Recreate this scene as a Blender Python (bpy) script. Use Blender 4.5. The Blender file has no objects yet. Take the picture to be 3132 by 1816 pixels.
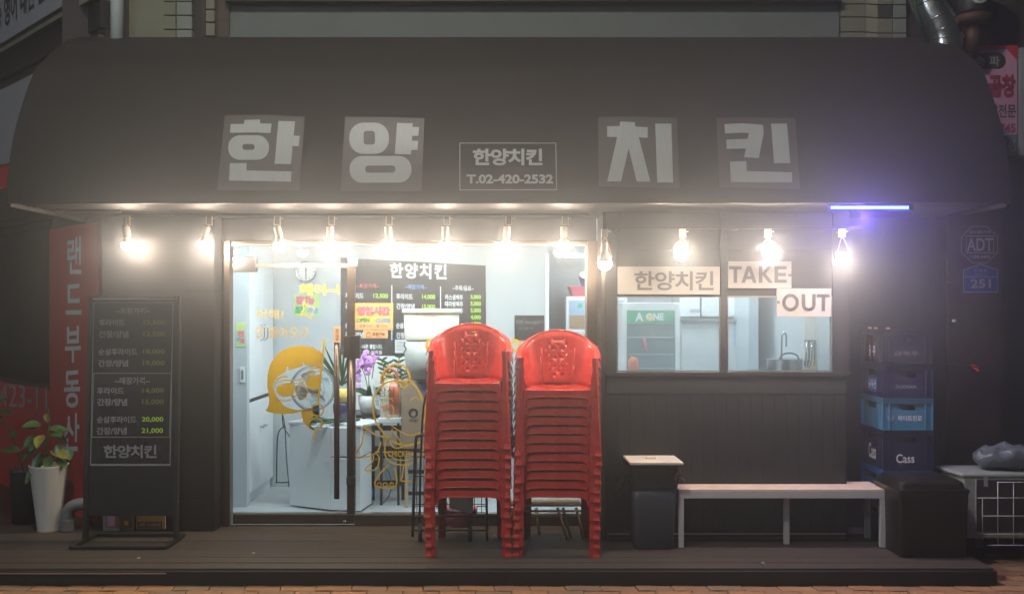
# night view of a small Korean fried chicken shop
import bpy, bmesh, math, random, os
from mathutils import Vector, Matrix
random.seed(7)
S = bpy.context.scene
COL = S.collection
PI = math.pi
# ------------------------------------------------------------------ camera, world, exposure
F, CX, HY, CZ, CY = 2900.0, 1566.0, 948.0, 1.65, -7.28
cam = bpy.data.cameras.new('camera'); camo = bpy.data.objects.new('camera', cam); COL.objects.link(camo)
camo.location = (0, CY, CZ); camo.rotation_euler = (PI/2, 0, 0)
cam.sensor_width = 36; cam.lens = 36*F/3132; cam.shift_y = (HY-908)/3132; cam.clip_end = 300
S.camera = camo
w = bpy.data.worlds.new('World'); S.world = w; w.use_nodes = True
bg = w.node_tree.nodes['Background']; bg.inputs[0].default_value = (.62, .74, .78, 1); bg.inputs[1].default_value = .022
S.view_settings.view_transform = 'Standard'; S.view_settings.look = 'None'
S.view_settings.exposure = 0; S.view_settings.gamma = 1
S.render.engine = 'CYCLES'
cy = S.cycles
cy.use_denoising = True; cy.max_bounces = 8; cy.diffuse_bounces = 3; cy.glossy_bounces = 4; cy.transparent_max_bounces = 12
cy.volume_bounces = 0; cy.sample_clamp_indirect = 4; cy.caustics_reflective = False; cy.caustics_refractive = False
def lamp(kind, loc, energy, col, rot=None, size=.1, sy=None, name='lamp_light'):
    l = bpy.data.lights.new(name, kind); l.energy = energy; l.color = col
    if kind == 'AREA':
        l.shape = 'RECTANGLE'; l.size = size; l.size_y = sy or size
    elif kind in ('POINT', 'SPOT'): l.shadow_soft_size = size
    o = bpy.data.objects.new(name, l); COL.objects.link(o); o.location = loc
    if rot: o.rotation_euler = rot
    return o
# unseen overhead fill as street light, and a cooler one added for left signs
sl = lamp('POINT', (-1.2, -4.6, 7.6), 920, (1, .90, .80), size=.22, name='street_fill_light')
lamp('POINT', (-8.5, -8.5, 6.0), 680, (.86, .93, 1), size=.22, name='street_fill_light')
# fluorescent ceiling lights of shop and kitchen; the front ones are added fill
lamp('AREA', (-1.2, .95, 2.42), 4, (.84, .95, 1), size=1.6, sy=.5, name='shop_ceiling_light')
lamp('AREA', (-.9, .12, 2.40), 98, (.84, .94, 1), rot=(math.radians(2), 0, 0), size=2.2, sy=.2, name='shop_front_fill')
lamp('AREA', (1.5, -.36, 2.36), 78, (.82, .94, 1), rot=(math.radians(35), 0, 0), size=1.5, sy=.12, name='kitchen_front_fill')
lamp('AREA', (1.5, 1.3, 2.42), 34, (.80, .93, 1), size=1.4, sy=.5, name='kitchen_ceiling_light')

# ------------------------------------------------------------------ pixel <-> place helpers (photo pixels, 3132 x 1816)
def D(Y): return Y - CY
def X(px, Y): return (px-CX)/F*D(Y)
def Z(py, Y): return CZ - (py-HY)/F*D(Y)
def P(px, py, Y): return Vector((X(px, Y), Y, Z(py, Y)))
class Plane:
    def __init__(s, p, n): s.p = Vector(p); s.n = Vector(n).normalized()
    def hit(s, px, py, off=0.0):
        d = Vector(((px-CX)/F, 1, -(py-HY)/F)); o = Vector((0, CY, CZ))
        q = s.p - s.n*off
        return o + d*((q-o).dot(s.n)/d.dot(s.n))
def FP(Y): return Plane((0, Y, 0), (0, 1, 0))
# ------------------------------------------------------------------ materials
def MAT(name, col, rough=.6, metal=0, var=.12, scale=14, bump=.08, bscale=60, spec=.5, emit=None, es=0, coat=0, stretch=(1, 1, 1), dirt=0):
    m = bpy.data.materials.new(name); m.use_nodes = True
    n = m.node_tree; b = n.nodes['Principled BSDF']; L = n.links.new
    tc = n.nodes.new('ShaderNodeTexCoord'); mp = n.nodes.new('ShaderNodeMapping'); mp.inputs['Scale'].default_value = stretch
    L(tc.outputs['Object'], mp.inputs[0])
    b.inputs['Roughness'].default_value = rough; b.inputs['Metallic'].default_value = metal
    b.inputs['Specular IOR Level'].default_value = spec; b.inputs['Coat Weight'].default_value = coat
    nz = n.nodes.new('ShaderNodeTexNoise'); nz.inputs['Scale'].default_value = scale; nz.inputs['Detail'].default_value = 6
    L(mp.outputs[0], nz.inputs['Vector'])
    mx = n.nodes.new('ShaderNodeMix'); mx.data_type = 'RGBA'
    c1 = [max(0, c*(1-var)) for c in col]; c2 = [min(1, c*(1+var)) for c in col]
    mx.inputs[6].default_value = (*c1, 1); mx.inputs[7].default_value = (*c2, 1)
    L(nz.outputs['Fac'], mx.inputs[0]); out = mx.outputs[2]
    if dirt:
        n2 = n.nodes.new('ShaderNodeTexNoise'); n2.inputs['Scale'].default_value = 3.1; n2.inputs['Detail'].default_value = 9; n2.inputs['Roughness'].default_value = .7
        L(mp.outputs[0], n2.inputs['Vector'])
        r = n.nodes.new('ShaderNodeValToRGB'); r.color_ramp.elements[0].position = .52; r.color_ramp.elements[1].position = .75
        L(n2.outputs['Fac'], r.inputs[0])
        m2 = n.nodes.new('ShaderNodeMix'); m2.data_type = 'RGBA'
        g = [min(1, c*1.2+.045) if dirt > 0 else c*.45 for c in col]
        ml = n.nodes.new('ShaderNodeMath'); ml.operation = 'MULTIPLY'; ml.inputs[1].default_value = abs(dirt); L(r.outputs[0], ml.inputs[0])
        L(ml.outputs[0], m2.inputs[0]); L(out, m2.inputs[6]); m2.inputs[7].default_value = (*g, 1); out = m2.outputs[2]
    L(out, b.inputs['Base Color'])
    mr = n.nodes.new('ShaderNodeMapRange'); mr.inputs[3].default_value = max(.02, rough*.82); mr.inputs[4].default_value = min(1, rough*1.18)
    L(nz.outputs['Fac'], mr.inputs[0]); L(mr.outputs[0], b.inputs['Roughness'])
    if bump:
        nb = n.nodes.new('ShaderNodeTexNoise'); nb.inputs['Scale'].default_value = bscale; nb.inputs['Detail'].default_value = 4
        L(mp.outputs[0], nb.inputs['Vector'])
        bp = n.nodes.new('ShaderNodeBump'); bp.inputs['Strength'].default_value = bump; bp.inputs['Distance'].default_value = .01
        L(nb.outputs['Fac'], bp.inputs['Height']); L(bp.outputs[0], b.inputs['Normal'])
    if emit: b.inputs['Emission Color'].default_value = (*emit, 1); b.inputs['Emission Strength'].default_value = es
    return m
def GLASS(name, tint=(.95, .97, .97), film=0.0, filmcol=(.6, .7, .75), ior=1.5):
    m = bpy.data.materials.new(name); m.use_nodes = True; n = m.node_tree; L = n.links.new
    n.nodes.remove(n.nodes['Principled BSDF']); out = n.nodes['Material Output']
    t = n.nodes.new('ShaderNodeBsdfTransparent'); t.inputs[0].default_value = (*tint, 1)
    g = n.nodes.new('ShaderNodeBsdfGlossy'); g.inputs['Roughness'].default_value = .0
    fr = n.nodes.new('ShaderNodeFresnel'); fr.inputs[0].default_value = ior
    mx = n.nodes.new('ShaderNodeMixShader'); L(fr.outputs[0], mx.inputs[0]); L(t.outputs[0], mx.inputs[1]); L(g.outputs[0], mx.inputs[2])
    res = mx.outputs[0]
    if film:
        d = n.nodes.new('ShaderNodeBsdfTranslucent'); d.inputs[0].default_value = (*filmcol, 1)
        nz = n.nodes.new('ShaderNodeTexNoise'); nz.inputs['Scale'].default_value = 5; nz.inputs['Detail'].default_value = 8
        tc = n.nodes.new('ShaderNodeTexCoord'); L(tc.outputs['Object'], nz.inputs['Vector'])
        mr = n.nodes.new('ShaderNodeMapRange'); mr.inputs[3].default_value = film*.6; mr.inputs[4].default_value = film*1.4; L(nz.outputs['Fac'], mr.inputs[0])
        m2 = n.nodes.new('ShaderNodeMixShader'); L(mr.outputs[0], m2.inputs[0]); L(res, m2.inputs[1]); L(d.outputs[0], m2.inputs[2]); res = m2.outputs[0]
    L(res, out.inputs['Surface']); return m
M = {}
def defm(k, *a, **kw): M[k] = MAT(k, *a, **kw)
defm('awning_cloth', (.014, .010, .009), .8, bump=.12, bscale=220, var=.3, scale=3, dirt=.14)
defm('awning_patch', (.075, .068, .066), .5, bump=.1, var=.08, scale=5)
defm('silver_vinyl', (.42, .46, .46), .45, bump=.03, var=.1, scale=9, stretch=(6, 1, 1))
defm('black_panel', (.020, .020, .024), .62, bump=.05, bscale=30, var=.25, scale=4, dirt=.25)
defm('black_siding', (.020, .020, .023), .5, bump=.14, bscale=50, var=.45, scale=7, stretch=(3, 3, 1), dirt=.35)
defm('soffit_board', (.014, .013, .012), .6, var=.2, scale=5, dirt=-.3)
defm('bronze_frame', (.13, .10, .08), .32, metal=.7, var=.2, scale=8, stretch=(1, 1, 8), bump=.03)
defm('aluminium', (.55, .53, .50), .35, metal=.85, var=.1, bump=.02)
defm('steel', (.5, .5, .5), .25, metal=1, var=.12, bump=.03)
defm('duct_steel', (.65, .70, .70), .26, metal=1, var=.15, bump=.06, bscale=8)
defm('plaster_beige', (.18, .19, .14), .85, bump=.3, bscale=90, var=.15, scale=6, dirt=-.35)
defm('panel_grey', (.135, .165, .16), .8, bump=.15, bscale=50, var=.12, scale=2.5, dirt=-.3)
defm('stone_block', (.21, .25, .22), .8, bump=.35, bscale=70, var=.15, scale=10, dirt=-.35)
defm('stone_cream', (.20, .205, .155), .8, bump=.35, bscale=70, var=.15, scale=10, dirt=-.4)
defm('dark_brick', (.075, .065, .05), .85, bump=.3, var=.3)
defm('dark_wall', (.035, .030, .030), .75, bump=.2, var=.3, scale=6, dirt=.3)
defm('dark_stone', (.045, .034, .030), .4, bump=.1, var=.45, scale=7, dirt=.5)
defm('pipe_white', (.42, .50, .50), .5, var=.1, dirt=-.3)
defm('deck_board', (.066, .053, .043), .62, bump=.25, bscale=45, var=.25, scale=9, stretch=(1, 14, 14), dirt=.75)
defm('deck_fascia', (.022, .022, .024), .6, bump=.1, var=.25, scale=4, dirt=.3)
defm('mortar', (.055, .042, .03), .95, bump=.4, bscale=90)
for i, c in enumerate([(.42, .225, .11), (.36, .205, .115), (.46, .25, .12), (.31, .20, .12)]):
    defm('paver%d' % i, c, .88, bump=.5, bscale=120, var=.28, scale=25, dirt=-.5)
defm('red_plastic', (.58, .046, .036), .27, bump=.03, bscale=30, var=.14, scale=9, coat=.25, dirt=.22)
defm('white_paint', (.72, .74, .74), .45, var=.04, bump=.03)
defm('interior_wall', (.50, .555, .575), .6, var=.03, bump=.03)
defm('cabinet_white', (.80, .84, .85), .35, var=.03, bump=.02)
defm('interior_floor', (.52, .54, .54), .2, var=.2, scale=5, bump=.03, dirt=-.3)
defm('ceiling_white', (.7, .72, .72), .7, var=.04)
defm('menu_dark', (.042, .041, .044), .5, var=.1, bump=.02)
defm('print_white', (.82, .85, .88), .5, var=.03, bump=0)
defm('print_grey', (.30, .32, .34), .5, var=.12, bump=0)
defm('print_green', (.45, .78, .06), .5, var=.05, bump=0)
defm('print_olive', (.20, .23, .05), .5, var=.15, bump=0)
defm('print_red', (.75, .12, .12), .5, var=.05, bump=0)
defm('print_blue', (.18, .42, .80), .5, var=.05, bump=0)
defm('print_black', (.03, .03, .03), .6, var=.1, bump=0)
defm('print_pink', (.80, .16, .32), .5, var=.06, bump=0)
defm('print_brown', (.25, .13, .05), .5, var=.06, bump=0)
defm('poster_yellow', (.85, .62, .16), .5, var=.08, bump=0)
defm('poster_peach', (.85, .58, .36), .5, var=.05, bump=0)
defm('poster_lime', (.50, .68, .25), .5, var=.35, scale=30, bump=0)
defm('poster_pale', (.66, .74, .70), .6, var=.1, bump=0)
defm('decal_yellow', (.85, .60, .025), .5, var=.05, bump=0)
defm('sign_cream', (.30, .29, .275), .55, var=.05, bump=.03)
defm('sign_letter', (.05, .05, .05), .5, var=.06, bump=0)
defm('board_black', (.014, .014, .014), .5, var=.2, bump=.05, scale=5)
defm('board_frame', (.03, .028, .027), .38, var=.2, bump=.04)
defm('line_grey', (.30, .31, .33), .5, var=.1, bump=0)
defm('sign_red', (.55, .028, .032), .5, var=.12, scale=4, bump=.02, dirt=-.2)
defm('sign_white', (.30, .32, .36), .6, var=.08, scale=4, bump=.02, dirt=-.2)
defm('pot_white', (.80, .82, .80), .3, var=.06, bump=.02)
defm('pot_dark', (.025, .020, .022), .5)
defm('soil', (.03, .02, .014), .95, bump=.6)
defm('leaf_green', (.045, .11, .022), .4, var=.4, scale=18, bump=.1, bscale=20)
defm('leaf_yellow', (.17, .17, .03), .4, var=.5, scale=14, bump=.1, bscale=20)
defm('leaf_dark', (.025, .085, .03), .35, var=.35, scale=18, bump=.1, bscale=20)
defm('orchid_petal', (.62, .30, .72), .6, var=.25, scale=30, bump=0)
defm('pvc_grey', (.16, .17, .18), .5, var=.1)
defm('rubber_black', (.02, .02, .02), .6, var=.2)
defm('black_metal', (.025, .024, .024), .38, var=.2, bump=.03)
defm('wood_tan', (.55, .42, .26), .5, var=.15, scale=10, stretch=(1, 1, 10))
defm('cardboard', (.36, .26, .17), .85, var=.12, scale=8, bump=.1)
defm('cardboard_blue', (.08, .12, .22), .7, var=.1)
defm('tub_cream', (.72, .70, .58), .4, var=.04, bump=.02)
defm('tub_grey', (.40, .42, .38), .45, var=.06, bump=.02)
defm('bench_top', (.86, .70, .56), .45, var=.08, scale=8, stretch=(.5, 8, 8), bump=.03)
defm('bench_frame', (.58, .60, .62), .4, var=.08, bump=.03)
defm('bin_blue', (.050, .060, .080), .42, var=.12, bump=.08)
defm('bin_lid', (.86, .80, .66), .45, var=.05, bump=.03)
defm('bag_black', (.016, .016, .016), .22, var=.3, bump=.7, bscale=25)
defm('dry_leaf', (.20, .10, .05), .7, var=.3)
defm('cooler_black', (.012, .009, .008), .36, var=.25, bump=.06, scale=8)
defm('crate_navy', (.022, .024, .075), .4, var=.15, bump=.06)
defm('crate_slate', (.028, .030, .045), .45, var=.15, bump=.06)
defm('crate_teal', (.05, .21, .34), .4, var=.12, bump=.06)
defm('crate_blue', (.03, .14, .36), .4, var=.12, bump=.06)
defm('unit_grey', (.34, .39, .37), .5, var=.1, bump=.04, dirt=-.3)
defm('plastic_bag', (.11, .14, .16), .34, var=.2, bump=.9, bscale=34)
defm('lamp_brass', (.62, .47, .30), .35, metal=.6, var=.1)
defm('lamp_cream', (.78, .70, .56), .4, var=.05)
defm('sign_pink', (.60, .30, .48), .5, var=.08, scale=4, bump=.02)
defm('sign_teal', (.08, .20, .26), .5, var=.08)
defm('address_blue', (.02, .06, .22), .4, var=.08)
defm('lantern_orange', (.075, .030, .015), .6, var=.3)
defm('fan_white', (.62, .64, .64), .4, var=.04)
defm('blade_clear', (.50, .60, .64), .3, var=.05)
defm('ball_blue', (.02, .12, .62), .2, var=.05)
defm('jug_orange', (.72, .20, .10), .3, var=.12, bump=.2)
defm('bag_pale', (.68, .62, .48), .35, var=.15, bump=.4, bscale=20)
defm('basket_pink', (.72, .16, .22), .35, var=.06)
defm('basin_purple', (.16, .12, .50), .35, var=.06)
defm('fridge_green', (.05, .42, .20), .35, var=.05)
defm('fridge_dark', (.16, .21, .20), .3, var=.3, scale=20)
defm('fridge_photo', (.35, .50, .68), .3, var=.3, scale=4)
defm('lamp_socket', (.70, .68, .62), .35, var=.05)
def glow_mat(name, col, strength, transp=True):
    m = bpy.data.materials.new(name); m.use_nodes = True; n = m.node_tree; L = n.links.new
    n.nodes.remove(n.nodes['Principled BSDF'])
    e = n.nodes.new('ShaderNodeEmission'); e.inputs[0].default_value = (*col, 1); e.inputs[1].default_value = strength
    if transp:
        t = n.nodes.new('ShaderNodeBsdfTransparent'); a = n.nodes.new('ShaderNodeAddShader')
        L(e.outputs[0], a.inputs[0]); L(t.outputs[0], a.inputs[1]); L(a.outputs[0], n.nodes['Material Output'].inputs[0])
    else: L(e.outputs[0], n.nodes['Material Output'].inputs[0])
    M[name] = m; return m
glow_mat('bulb_glow', (1, .76, .46), 9); M['bulb_glow'].cycles.emission_sampling = 'NONE'
glow_mat('tube_white', (.85, .95, 1), 4, False)
M['glass'] = GLASS('glass'); M['glass_wet'] = GLASS('glass_wet', film=.22, filmcol=(.72, .84, .9)); M['glass_damp'] = GLASS('glass_damp', film=.14, filmcol=(.72, .84, .9)); M['glass_dim'] = GLASS('glass_dim', tint=(.18, .18, .2))
M['fridge_glass'] = GLASS('fridge_glass', film=.25)
# ------------------------------------------------------------------ mesh builder
class MB:
    def __init__(s): s.b = bmesh.new()
    def box(s, x0, x1, y0, y1, z0, z1):
        v = [s.b.verts.new(c) for c in ((x0, y0, z0), (x1, y0, z0), (x1, y1, z0), (x0, y1, z0), (x0, y0, z1), (x1, y0, z1), (x1, y1, z1), (x0, y1, z1))]
        for f in ((0, 3, 2, 1), (4, 5, 6, 7), (0, 1, 5, 4), (1, 2, 6, 5), (2, 3, 7, 6), (3, 0, 4, 7)): s.b.faces.new([v[i] for i in f])
        return s
    def hexa(s, lo, hi):   # four bottom corners, four top corners
        v = [s.b.verts.new(c) for c in list(lo)+list(hi)]
        for f in ((0, 3, 2, 1), (4, 5, 6, 7), (0, 1, 5, 4), (1, 2, 6, 5), (2, 3, 7, 6), (3, 0, 4, 7)): s.b.faces.new([v[i] for i in f])
        return s
    def tube(s, pts, r, seg=10, cap=True):
        pts = [Vector(p) for p in pts]; rs = r if isinstance(r, (list, tuple)) else [r]*len(pts)
        rings = []
        up = None
        for i, p in enumerate(pts):
            d = (pts[min(i+1, len(pts)-1)]-pts[max(i-1, 0)]).normalized()
            if up is None:
                up = Vector((0, 0, 1)) if abs(d.z) < .9 else Vector((1, 0, 0))
            a = d.cross(up)
            if a.length < 1e-4: a = d.cross(Vector((0, 1, 0)))
            a.normalize(); b = a.cross(d).normalized(); up = b
            rings.append([s.b.verts.new(p+(a*math.cos(2*PI*k/seg)+b*math.sin(2*PI*k/seg))*rs[i]) for k in range(seg)])
        for i in range(len(rings)-1):
            for k in range(seg): s.b.faces.new((rings[i][k], rings[i][(k+1) % seg], rings[i+1][(k+1) % seg], rings[i+1][k]))
        if cap:
            s.b.faces.new(rings[0][::-1]); s.b.faces.new(rings[-1])
        return s
    def lathe(s, prof, c=(0, 0, 0), seg=24, axis=None, cap=True):  # prof: (r, z)
        c = Vector(c); rot = Matrix.Identity(3)
        if axis is not None: rot = Vector((0, 0, 1)).rotation_difference(Vector(axis)).to_matrix()
        rings = [[s.b.verts.new(c+rot@Vector((max(r, 1e-4)*math.cos(2*PI*k/seg), max(r, 1e-4)*math.sin(2*PI*k/seg), z))) for k in range(seg)] for r, z in prof]
        for i in range(len(rings)-1):
            for k in range(seg): s.b.faces.new((rings[i][k], rings[i][(k+1) % seg], rings[i+1][(k+1) % seg], rings[i+1][k]))
        if cap: s.b.faces.new(rings[0][::-1]); s.b.faces.new(rings[-1])
        return s
    def ball(s, c, r, sc=(1, 1, 1), seg=20, noise=0, rnd=None):
        g = bmesh.ops.create_uvsphere(s.b, u_segments=seg, v_segments=seg//2+2, radius=1)
        for v in g['verts']:
            k = 1+(noise*math.sin(v.co.x*5.1+v.co.z*3.3)*math.cos(v.co.y*4.7+v.co.z*6.1) if noise else 0)
            v.co = Vector((v.co.x*r*sc[0]*k+c[0], v.co.y*r*sc[1]*k+c[1], v.co.z*r*sc[2]*k+c[2]))
        return s
    def prism(s, pts, off):   # planar polygon (3D points) extruded by vector off
        off = Vector(off); a = [s.b.verts.new(p) for p in pts]; b = [s.b.verts.new(Vector(p)+off) for p in pts]; n = len(a)
        s.b.faces.new(a); s.b.faces.new(b[::-1])
        for i in range(n): s.b.faces.new((a[i], b[i], b[(i+1) % n], a[(i+1) % n]))
        return s
    def done(s, name, mat, parent=None, smooth=False, bevel=0, loc=None, bseg=2):
        bmesh.ops.recalc_face_normals(s.b, faces=s.b.faces)
        me = bpy.data.meshes.new(name); s.b.to_mesh(me); s.b.free()
        if smooth: me.polygons.foreach_set('use_smooth', [True]*len(me.polygons))
        me.materials.append(M[mat] if isinstance(mat, str) else mat)
        o = bpy.data.objects.new(name, me); COL.objects.link(o)
        if parent: o.parent = parent
        if loc: o.location = loc
        if bevel:
            md = o.modifiers.new('bevel', 'BEVEL'); md.width = bevel; md.segments = bseg; md.limit_method = 'ANGLE'; md.angle_limit = .6
        return o
def tag(o, label=None, cat=None, group=None, kind=None):
    if label: o['label'] = label
    if cat: o['category'] = cat
    if group: o['group'] = group
    if kind: o['kind'] = kind
    return o
def thing(name, label, cat, loc=(0, 0, 0), group=None):
    o = bpy.data.objects.new(name, None); COL.objects.link(o); o.location = loc; o.empty_display_size = .1
    return tag(o, label, cat, group)
def keep(o, parent):      # parent without moving: children built in world coordinates
    bpy.context.view_layer.update()
    o.parent = parent; o.matrix_parent_inverse = Matrix.Translation(-parent.location)
    return o
class T:                  # a thing whose parts are given in world coordinates
    def __init__(s, name, label, cat, loc=(0, 0, 0), group=None, kind=None):
        s.o = thing(name, label, cat, loc, group); s.loc = Vector(loc)
        if kind: s.o['kind'] = kind
    def add(s, mb, name, mat, smooth=False, bevel=0, parent=None, label=None):
        for v in mb.b.verts: v.co -= s.loc
        o = mb.done(name, mat, parent or s.o, smooth, bevel)
        if label: o['label'] = label
        return o
    def mesh(s, me, name, mat, parent=None):
        me.transform(Matrix.Translation(-s.loc)); me.materials.clear(); me.materials.append(M[mat])
        o = bpy.data.objects.new(name, me); COL.objects.link(o); o.parent = parent or s.o; return o
# ------------------------------------------------------------------ flat print: lettering and shapes on a plane
INTER = None
def text_mesh(body, bold=0, inter=True, spacing=1, res=3):
    c = bpy.data.curves.new('lettering', 'FONT'); c.body = body; c.size = 1; c.offset = bold; c.resolution_u = res; c.space_character = spacing
    if inter and INTER and all(ord(ch) < 0x1100 for ch in body): c.font = INTER
    o = bpy.data.objects.new('lettering', c); COL.objects.link(o)
    dg = bpy.context.evaluated_depsgraph_get()
    me = bpy.data.meshes.new_from_object(o.evaluated_get(dg)); bpy.data.objects.remove(o); bpy.data.curves.remove(c)
    return me
def text_on(th, body, box, hit, mat, bold=0, inter=True, spacing=1, off=.003, name='lettering', parent=None, quad=None, cuts=0):
    """fit the lettering into the photo rectangle box=(x0,y0,x1,y1) (or quad TL,TR,BR,BL) on a surface given by hit(px,py,off)"""
    me = text_mesh(body, bold, inter, spacing)
    xs = [v.co.x for v in me.vertices]; ys = [v.co.y for v in me.vertices]
    if not xs: return None
    a, b, c, d = min(xs), max(xs), min(ys), max(ys)
    if quad is None:
        x0, y0, x1, y1 = box; quad = ((x0, y0), (x1, y0), (x1, y1), (x0, y1))
    if cuts:
        bm = bmesh.new(); bm.from_mesh(me)
        for i in range(1, cuts):
            bmesh.ops.bisect_plane(bm, geom=bm.verts[:]+bm.edges[:]+bm.faces[:], plane_co=(0, c+(d-c)*i/cuts, 0), plane_no=(0, 1, 0))
        bm.to_mesh(me); bm.free()
    for v in me.vertices:
        u = (v.co.x-a)/(b-a); t = (d-v.co.y)/(d-c)
        top = (quad[0][0]*(1-u)+quad[1][0]*u, quad[0][1]*(1-u)+quad[1][1]*u); bot = (quad[3][0]*(1-u)+quad[2][0]*u, quad[3][1]*(1-u)+quad[2][1]*u)
        v.co = hit(top[0]*(1-t)+bot[0]*t, top[1]*(1-t)+bot[1]*t, off)
    return th.mesh(me, name, mat, parent)
def shape_mesh(loops, rows=0):
    c = bpy.data.curves.new('shape', 'CURVE'); c.dimensions = '2D'; c.fill_mode = 'BOTH'
    for lp in loops:
        sp = c.splines.new('POLY'); sp.points.add(len(lp)-1); sp.use_cyclic_u = True
        for p, q in zip(sp.points, lp): p.co = (q[0], -q[1], 0, 1)
    o = bpy.data.objects.new('shape', c); COL.objects.link(o)
    dg = bpy.context.evaluated_depsgraph_get()
    me = bpy.data.meshes.new_from_object(o.evaluated_get(dg)); bpy.data.objects.remove(o); bpy.data.curves.remove(c)
    if rows:
        bm = bmesh.new(); bm.from_mesh(me); ys = [v.co.y for v in bm.verts]; y = min(ys)+rows
        while y < max(ys):
            bmesh.ops.bisect_plane(bm, geom=bm.verts[:]+bm.edges[:]+bm.faces[:], plane_co=(0, y, 0), plane_no=(0, 1, 0)); y += rows
        bm.to_mesh(me); bm.free()
    return me
def shape_on(th, loops, hit, mat, off=.003, name='print', parent=None, rows=0):
    me = shape_mesh(loops, rows)
    for v in me.vertices: v.co = hit(v.co.x, -v.co.y, off)
    return th.mesh(me, name, mat, parent)
def rrect(x0, y0, x1, y1, r, n=6):
    out = []
    for cx_, cy_, a0 in ((x1-r, y0+r, -90), (x1-r, y1-r, 0), (x0+r, y1-r, 90), (x0+r, y0+r, 180)):
        for k in range(n+1):
            a = math.radians(a0+90*k/n); out.append((cx_+r*math.cos(a), cy_+r*math.sin(a)))
    return out
def strokeloop(pts, wd, closed=False):
    """outline loops of a stroked polyline"""
    pts = [Vector((p[0], p[1])) for p in pts]; n = len(pts); L_, R_ = [], []
    for i, p in enumerate(pts):
        a = pts[(i-1) % n] if (closed or i > 0) else p; b = pts[(i+1) % n] if (closed or i < n-1) else p
        d = (b-a); d.normalize(); nn = Vector((-d.y, d.x))*wd/2
        L_.append(tuple(p+nn)); R_.append(tuple(p-nn))
    return [L_, R_] if closed else [L_+R_[::-1]]
def smooth_path(pts, n=6, closed=False):
    out = []; m = len(pts)
    rng = range(m if closed else m-1)
    for i in rng:
        g = lambda k: Vector(pts[k % m]) if closed else Vector(pts[max(0, min(m-1, k))])
        p0, p1, p2, p3 = g(i-1), g(i), g(i+1), g(i+2)
        for k in range(n):
            t = k/n; out.append(.5*((2*p1)+(p2-p0)*t+(2*p0-5*p1+4*p2-p3)*t*t+(3*p1-p0-3*p2+p3)*t**3))
    if not closed: out.append(Vector(pts[-1]))
    return out
def sheet(th, box, Y, mat, name, thick=.004, parent=None, hit=None):
    """a flat board: photo rectangle at depth Y"""
    x0, y0, x1, y1 = box
    return th.add(MB().box(X(x0, Y), X(x1, Y), Y, Y+thick, Z(y1, Y), Z(y0, Y)), name, mat, parent=parent)
def copy_tree(o, parent=None):
    c = o.copy(); COL.objects.link(c)
    if parent: c.parent = parent
    for ch in o.children: copy_tree(ch, c)
    return c
HAZE = .032
# ================================================================== SETTING
GZ = -.105
g = MB(); g.box(-30, 30, -30, 30, GZ-.10, GZ-.045).done('ground', 'mortar')['kind'] = 'structure'
# pavement of wavy interlocking pavers
pav = T('pavement', 'orange brown interlocking paving bricks in front of the dark step', 'pavement', (0, -1.4, GZ)); tag(pav.o, kind='structure')
def paver_mesh(mat, seed):
    rnd = random.Random(seed); m = MB(); L_, W_ = .218, .106
    pts = []
    N = 6
    wv = lambda t: .008*math.sin(2*PI*t)
    for k in range(N+1): pts.append((-L_/2+L_*k/N+rnd.uniform(-.0015, .0015), -W_/2+wv(k/N)))
    for k in range(1, N): pts.append((L_/2+.006*math.sin(2*PI*k/N), -W_/2+W_*k/N))
    for k in range(N+1): pts.append((L_/2-L_*k/N, W_/2+wv(1-k/N)))
    for k in range(1, N): pts.append((-L_/2+.006*math.sin(2*PI*(1-k/N)), W_/2-W_*k/N))
    m.prism([Vector((x, y, 0)) for x, y in pts], (0, 0, -.055))
    bmesh.ops.recalc_face_normals(m.b, faces=m.b.faces)
    me = bpy.data.meshes.new('brick'); m.b.to_mesh(me); m.b.free(); me.materials.append(M[mat]); return me
pm = [paver_mesh('paver%d' % (i % 4), i) for i in range(8)]
rr = random.Random(3); nb = 0
for r in range(12):
    y = -1.29-.1125*r if r < 5 else -1.29+.1125*(r-4)
    for c in range(-16, 20):
        x = c*.225+(.1125 if r % 2 else 0)
        if r >= 5 and x < 3.19: continue
        if r >= 3 and r < 5 and x < 3.0 and abs(x) > 3.4: continue
        if abs(x) > 3.75: continue
        o = bpy.data.objects.new('brick', rr.choice(pm)); COL.objects.link(o); o.parent = pav.o
        o.location = (x, y+1.4, rr.uniform(-.003, .002)); o.rotation_euler = (rr.uniform(-.012, .012), rr.uniform(-.012, .012), rr.uniform(-.01, .01)); nb += 1
# deck
dk = T('deck', 'dark composite decking platform running along the whole shop front', 'deck', (0, -.6, 0)); tag(dk.o, kind='structure')
ends = [-1.21, -1.075, -.94, -.72, -.48, -.25, .0]
DR = 3.085
for i in range(6):
    y0, y1 = ends[i]+.0035, ends[i+1]-.0035
    xs = [-4.6]+sorted(rr.sample([-2.9, -2.1, -1.35, -.54, .35, 1.05, 1.9, 2.4], 2) if i else [-.545, 1.62])+[DR]
    for a, b in zip(xs[:-1], xs[1:]):
        dk.add(MB().box(a+.001, b-.001, y0, y1, -.025, rr.uniform(-.0025, 0)), 'plank', 'deck_board', bevel=.002)
dk.add(MB().box(-4.6, DR-.02, -1.19, 2.4, -.10, -.026), 'base', 'deck_fascia')
dk.add(MB().box(-4.6, DR+.01, -1.235, -1.2112, GZ-.01, -.014), 'fascia', 'deck_fascia', bevel=.003)
dk.add(MB().box(X(0, -1.2)-.2, X(515, -1.2), -1.242, -1.2355, -.03, -.022), 'edge_strip', 'aluminium')
# ================================================================== SHOP BUILDING
sb = T('shop_building', 'shop building with black tiled pillar, glass front and pale tiled upper wall', 'building', (0, 0, 0))
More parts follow.
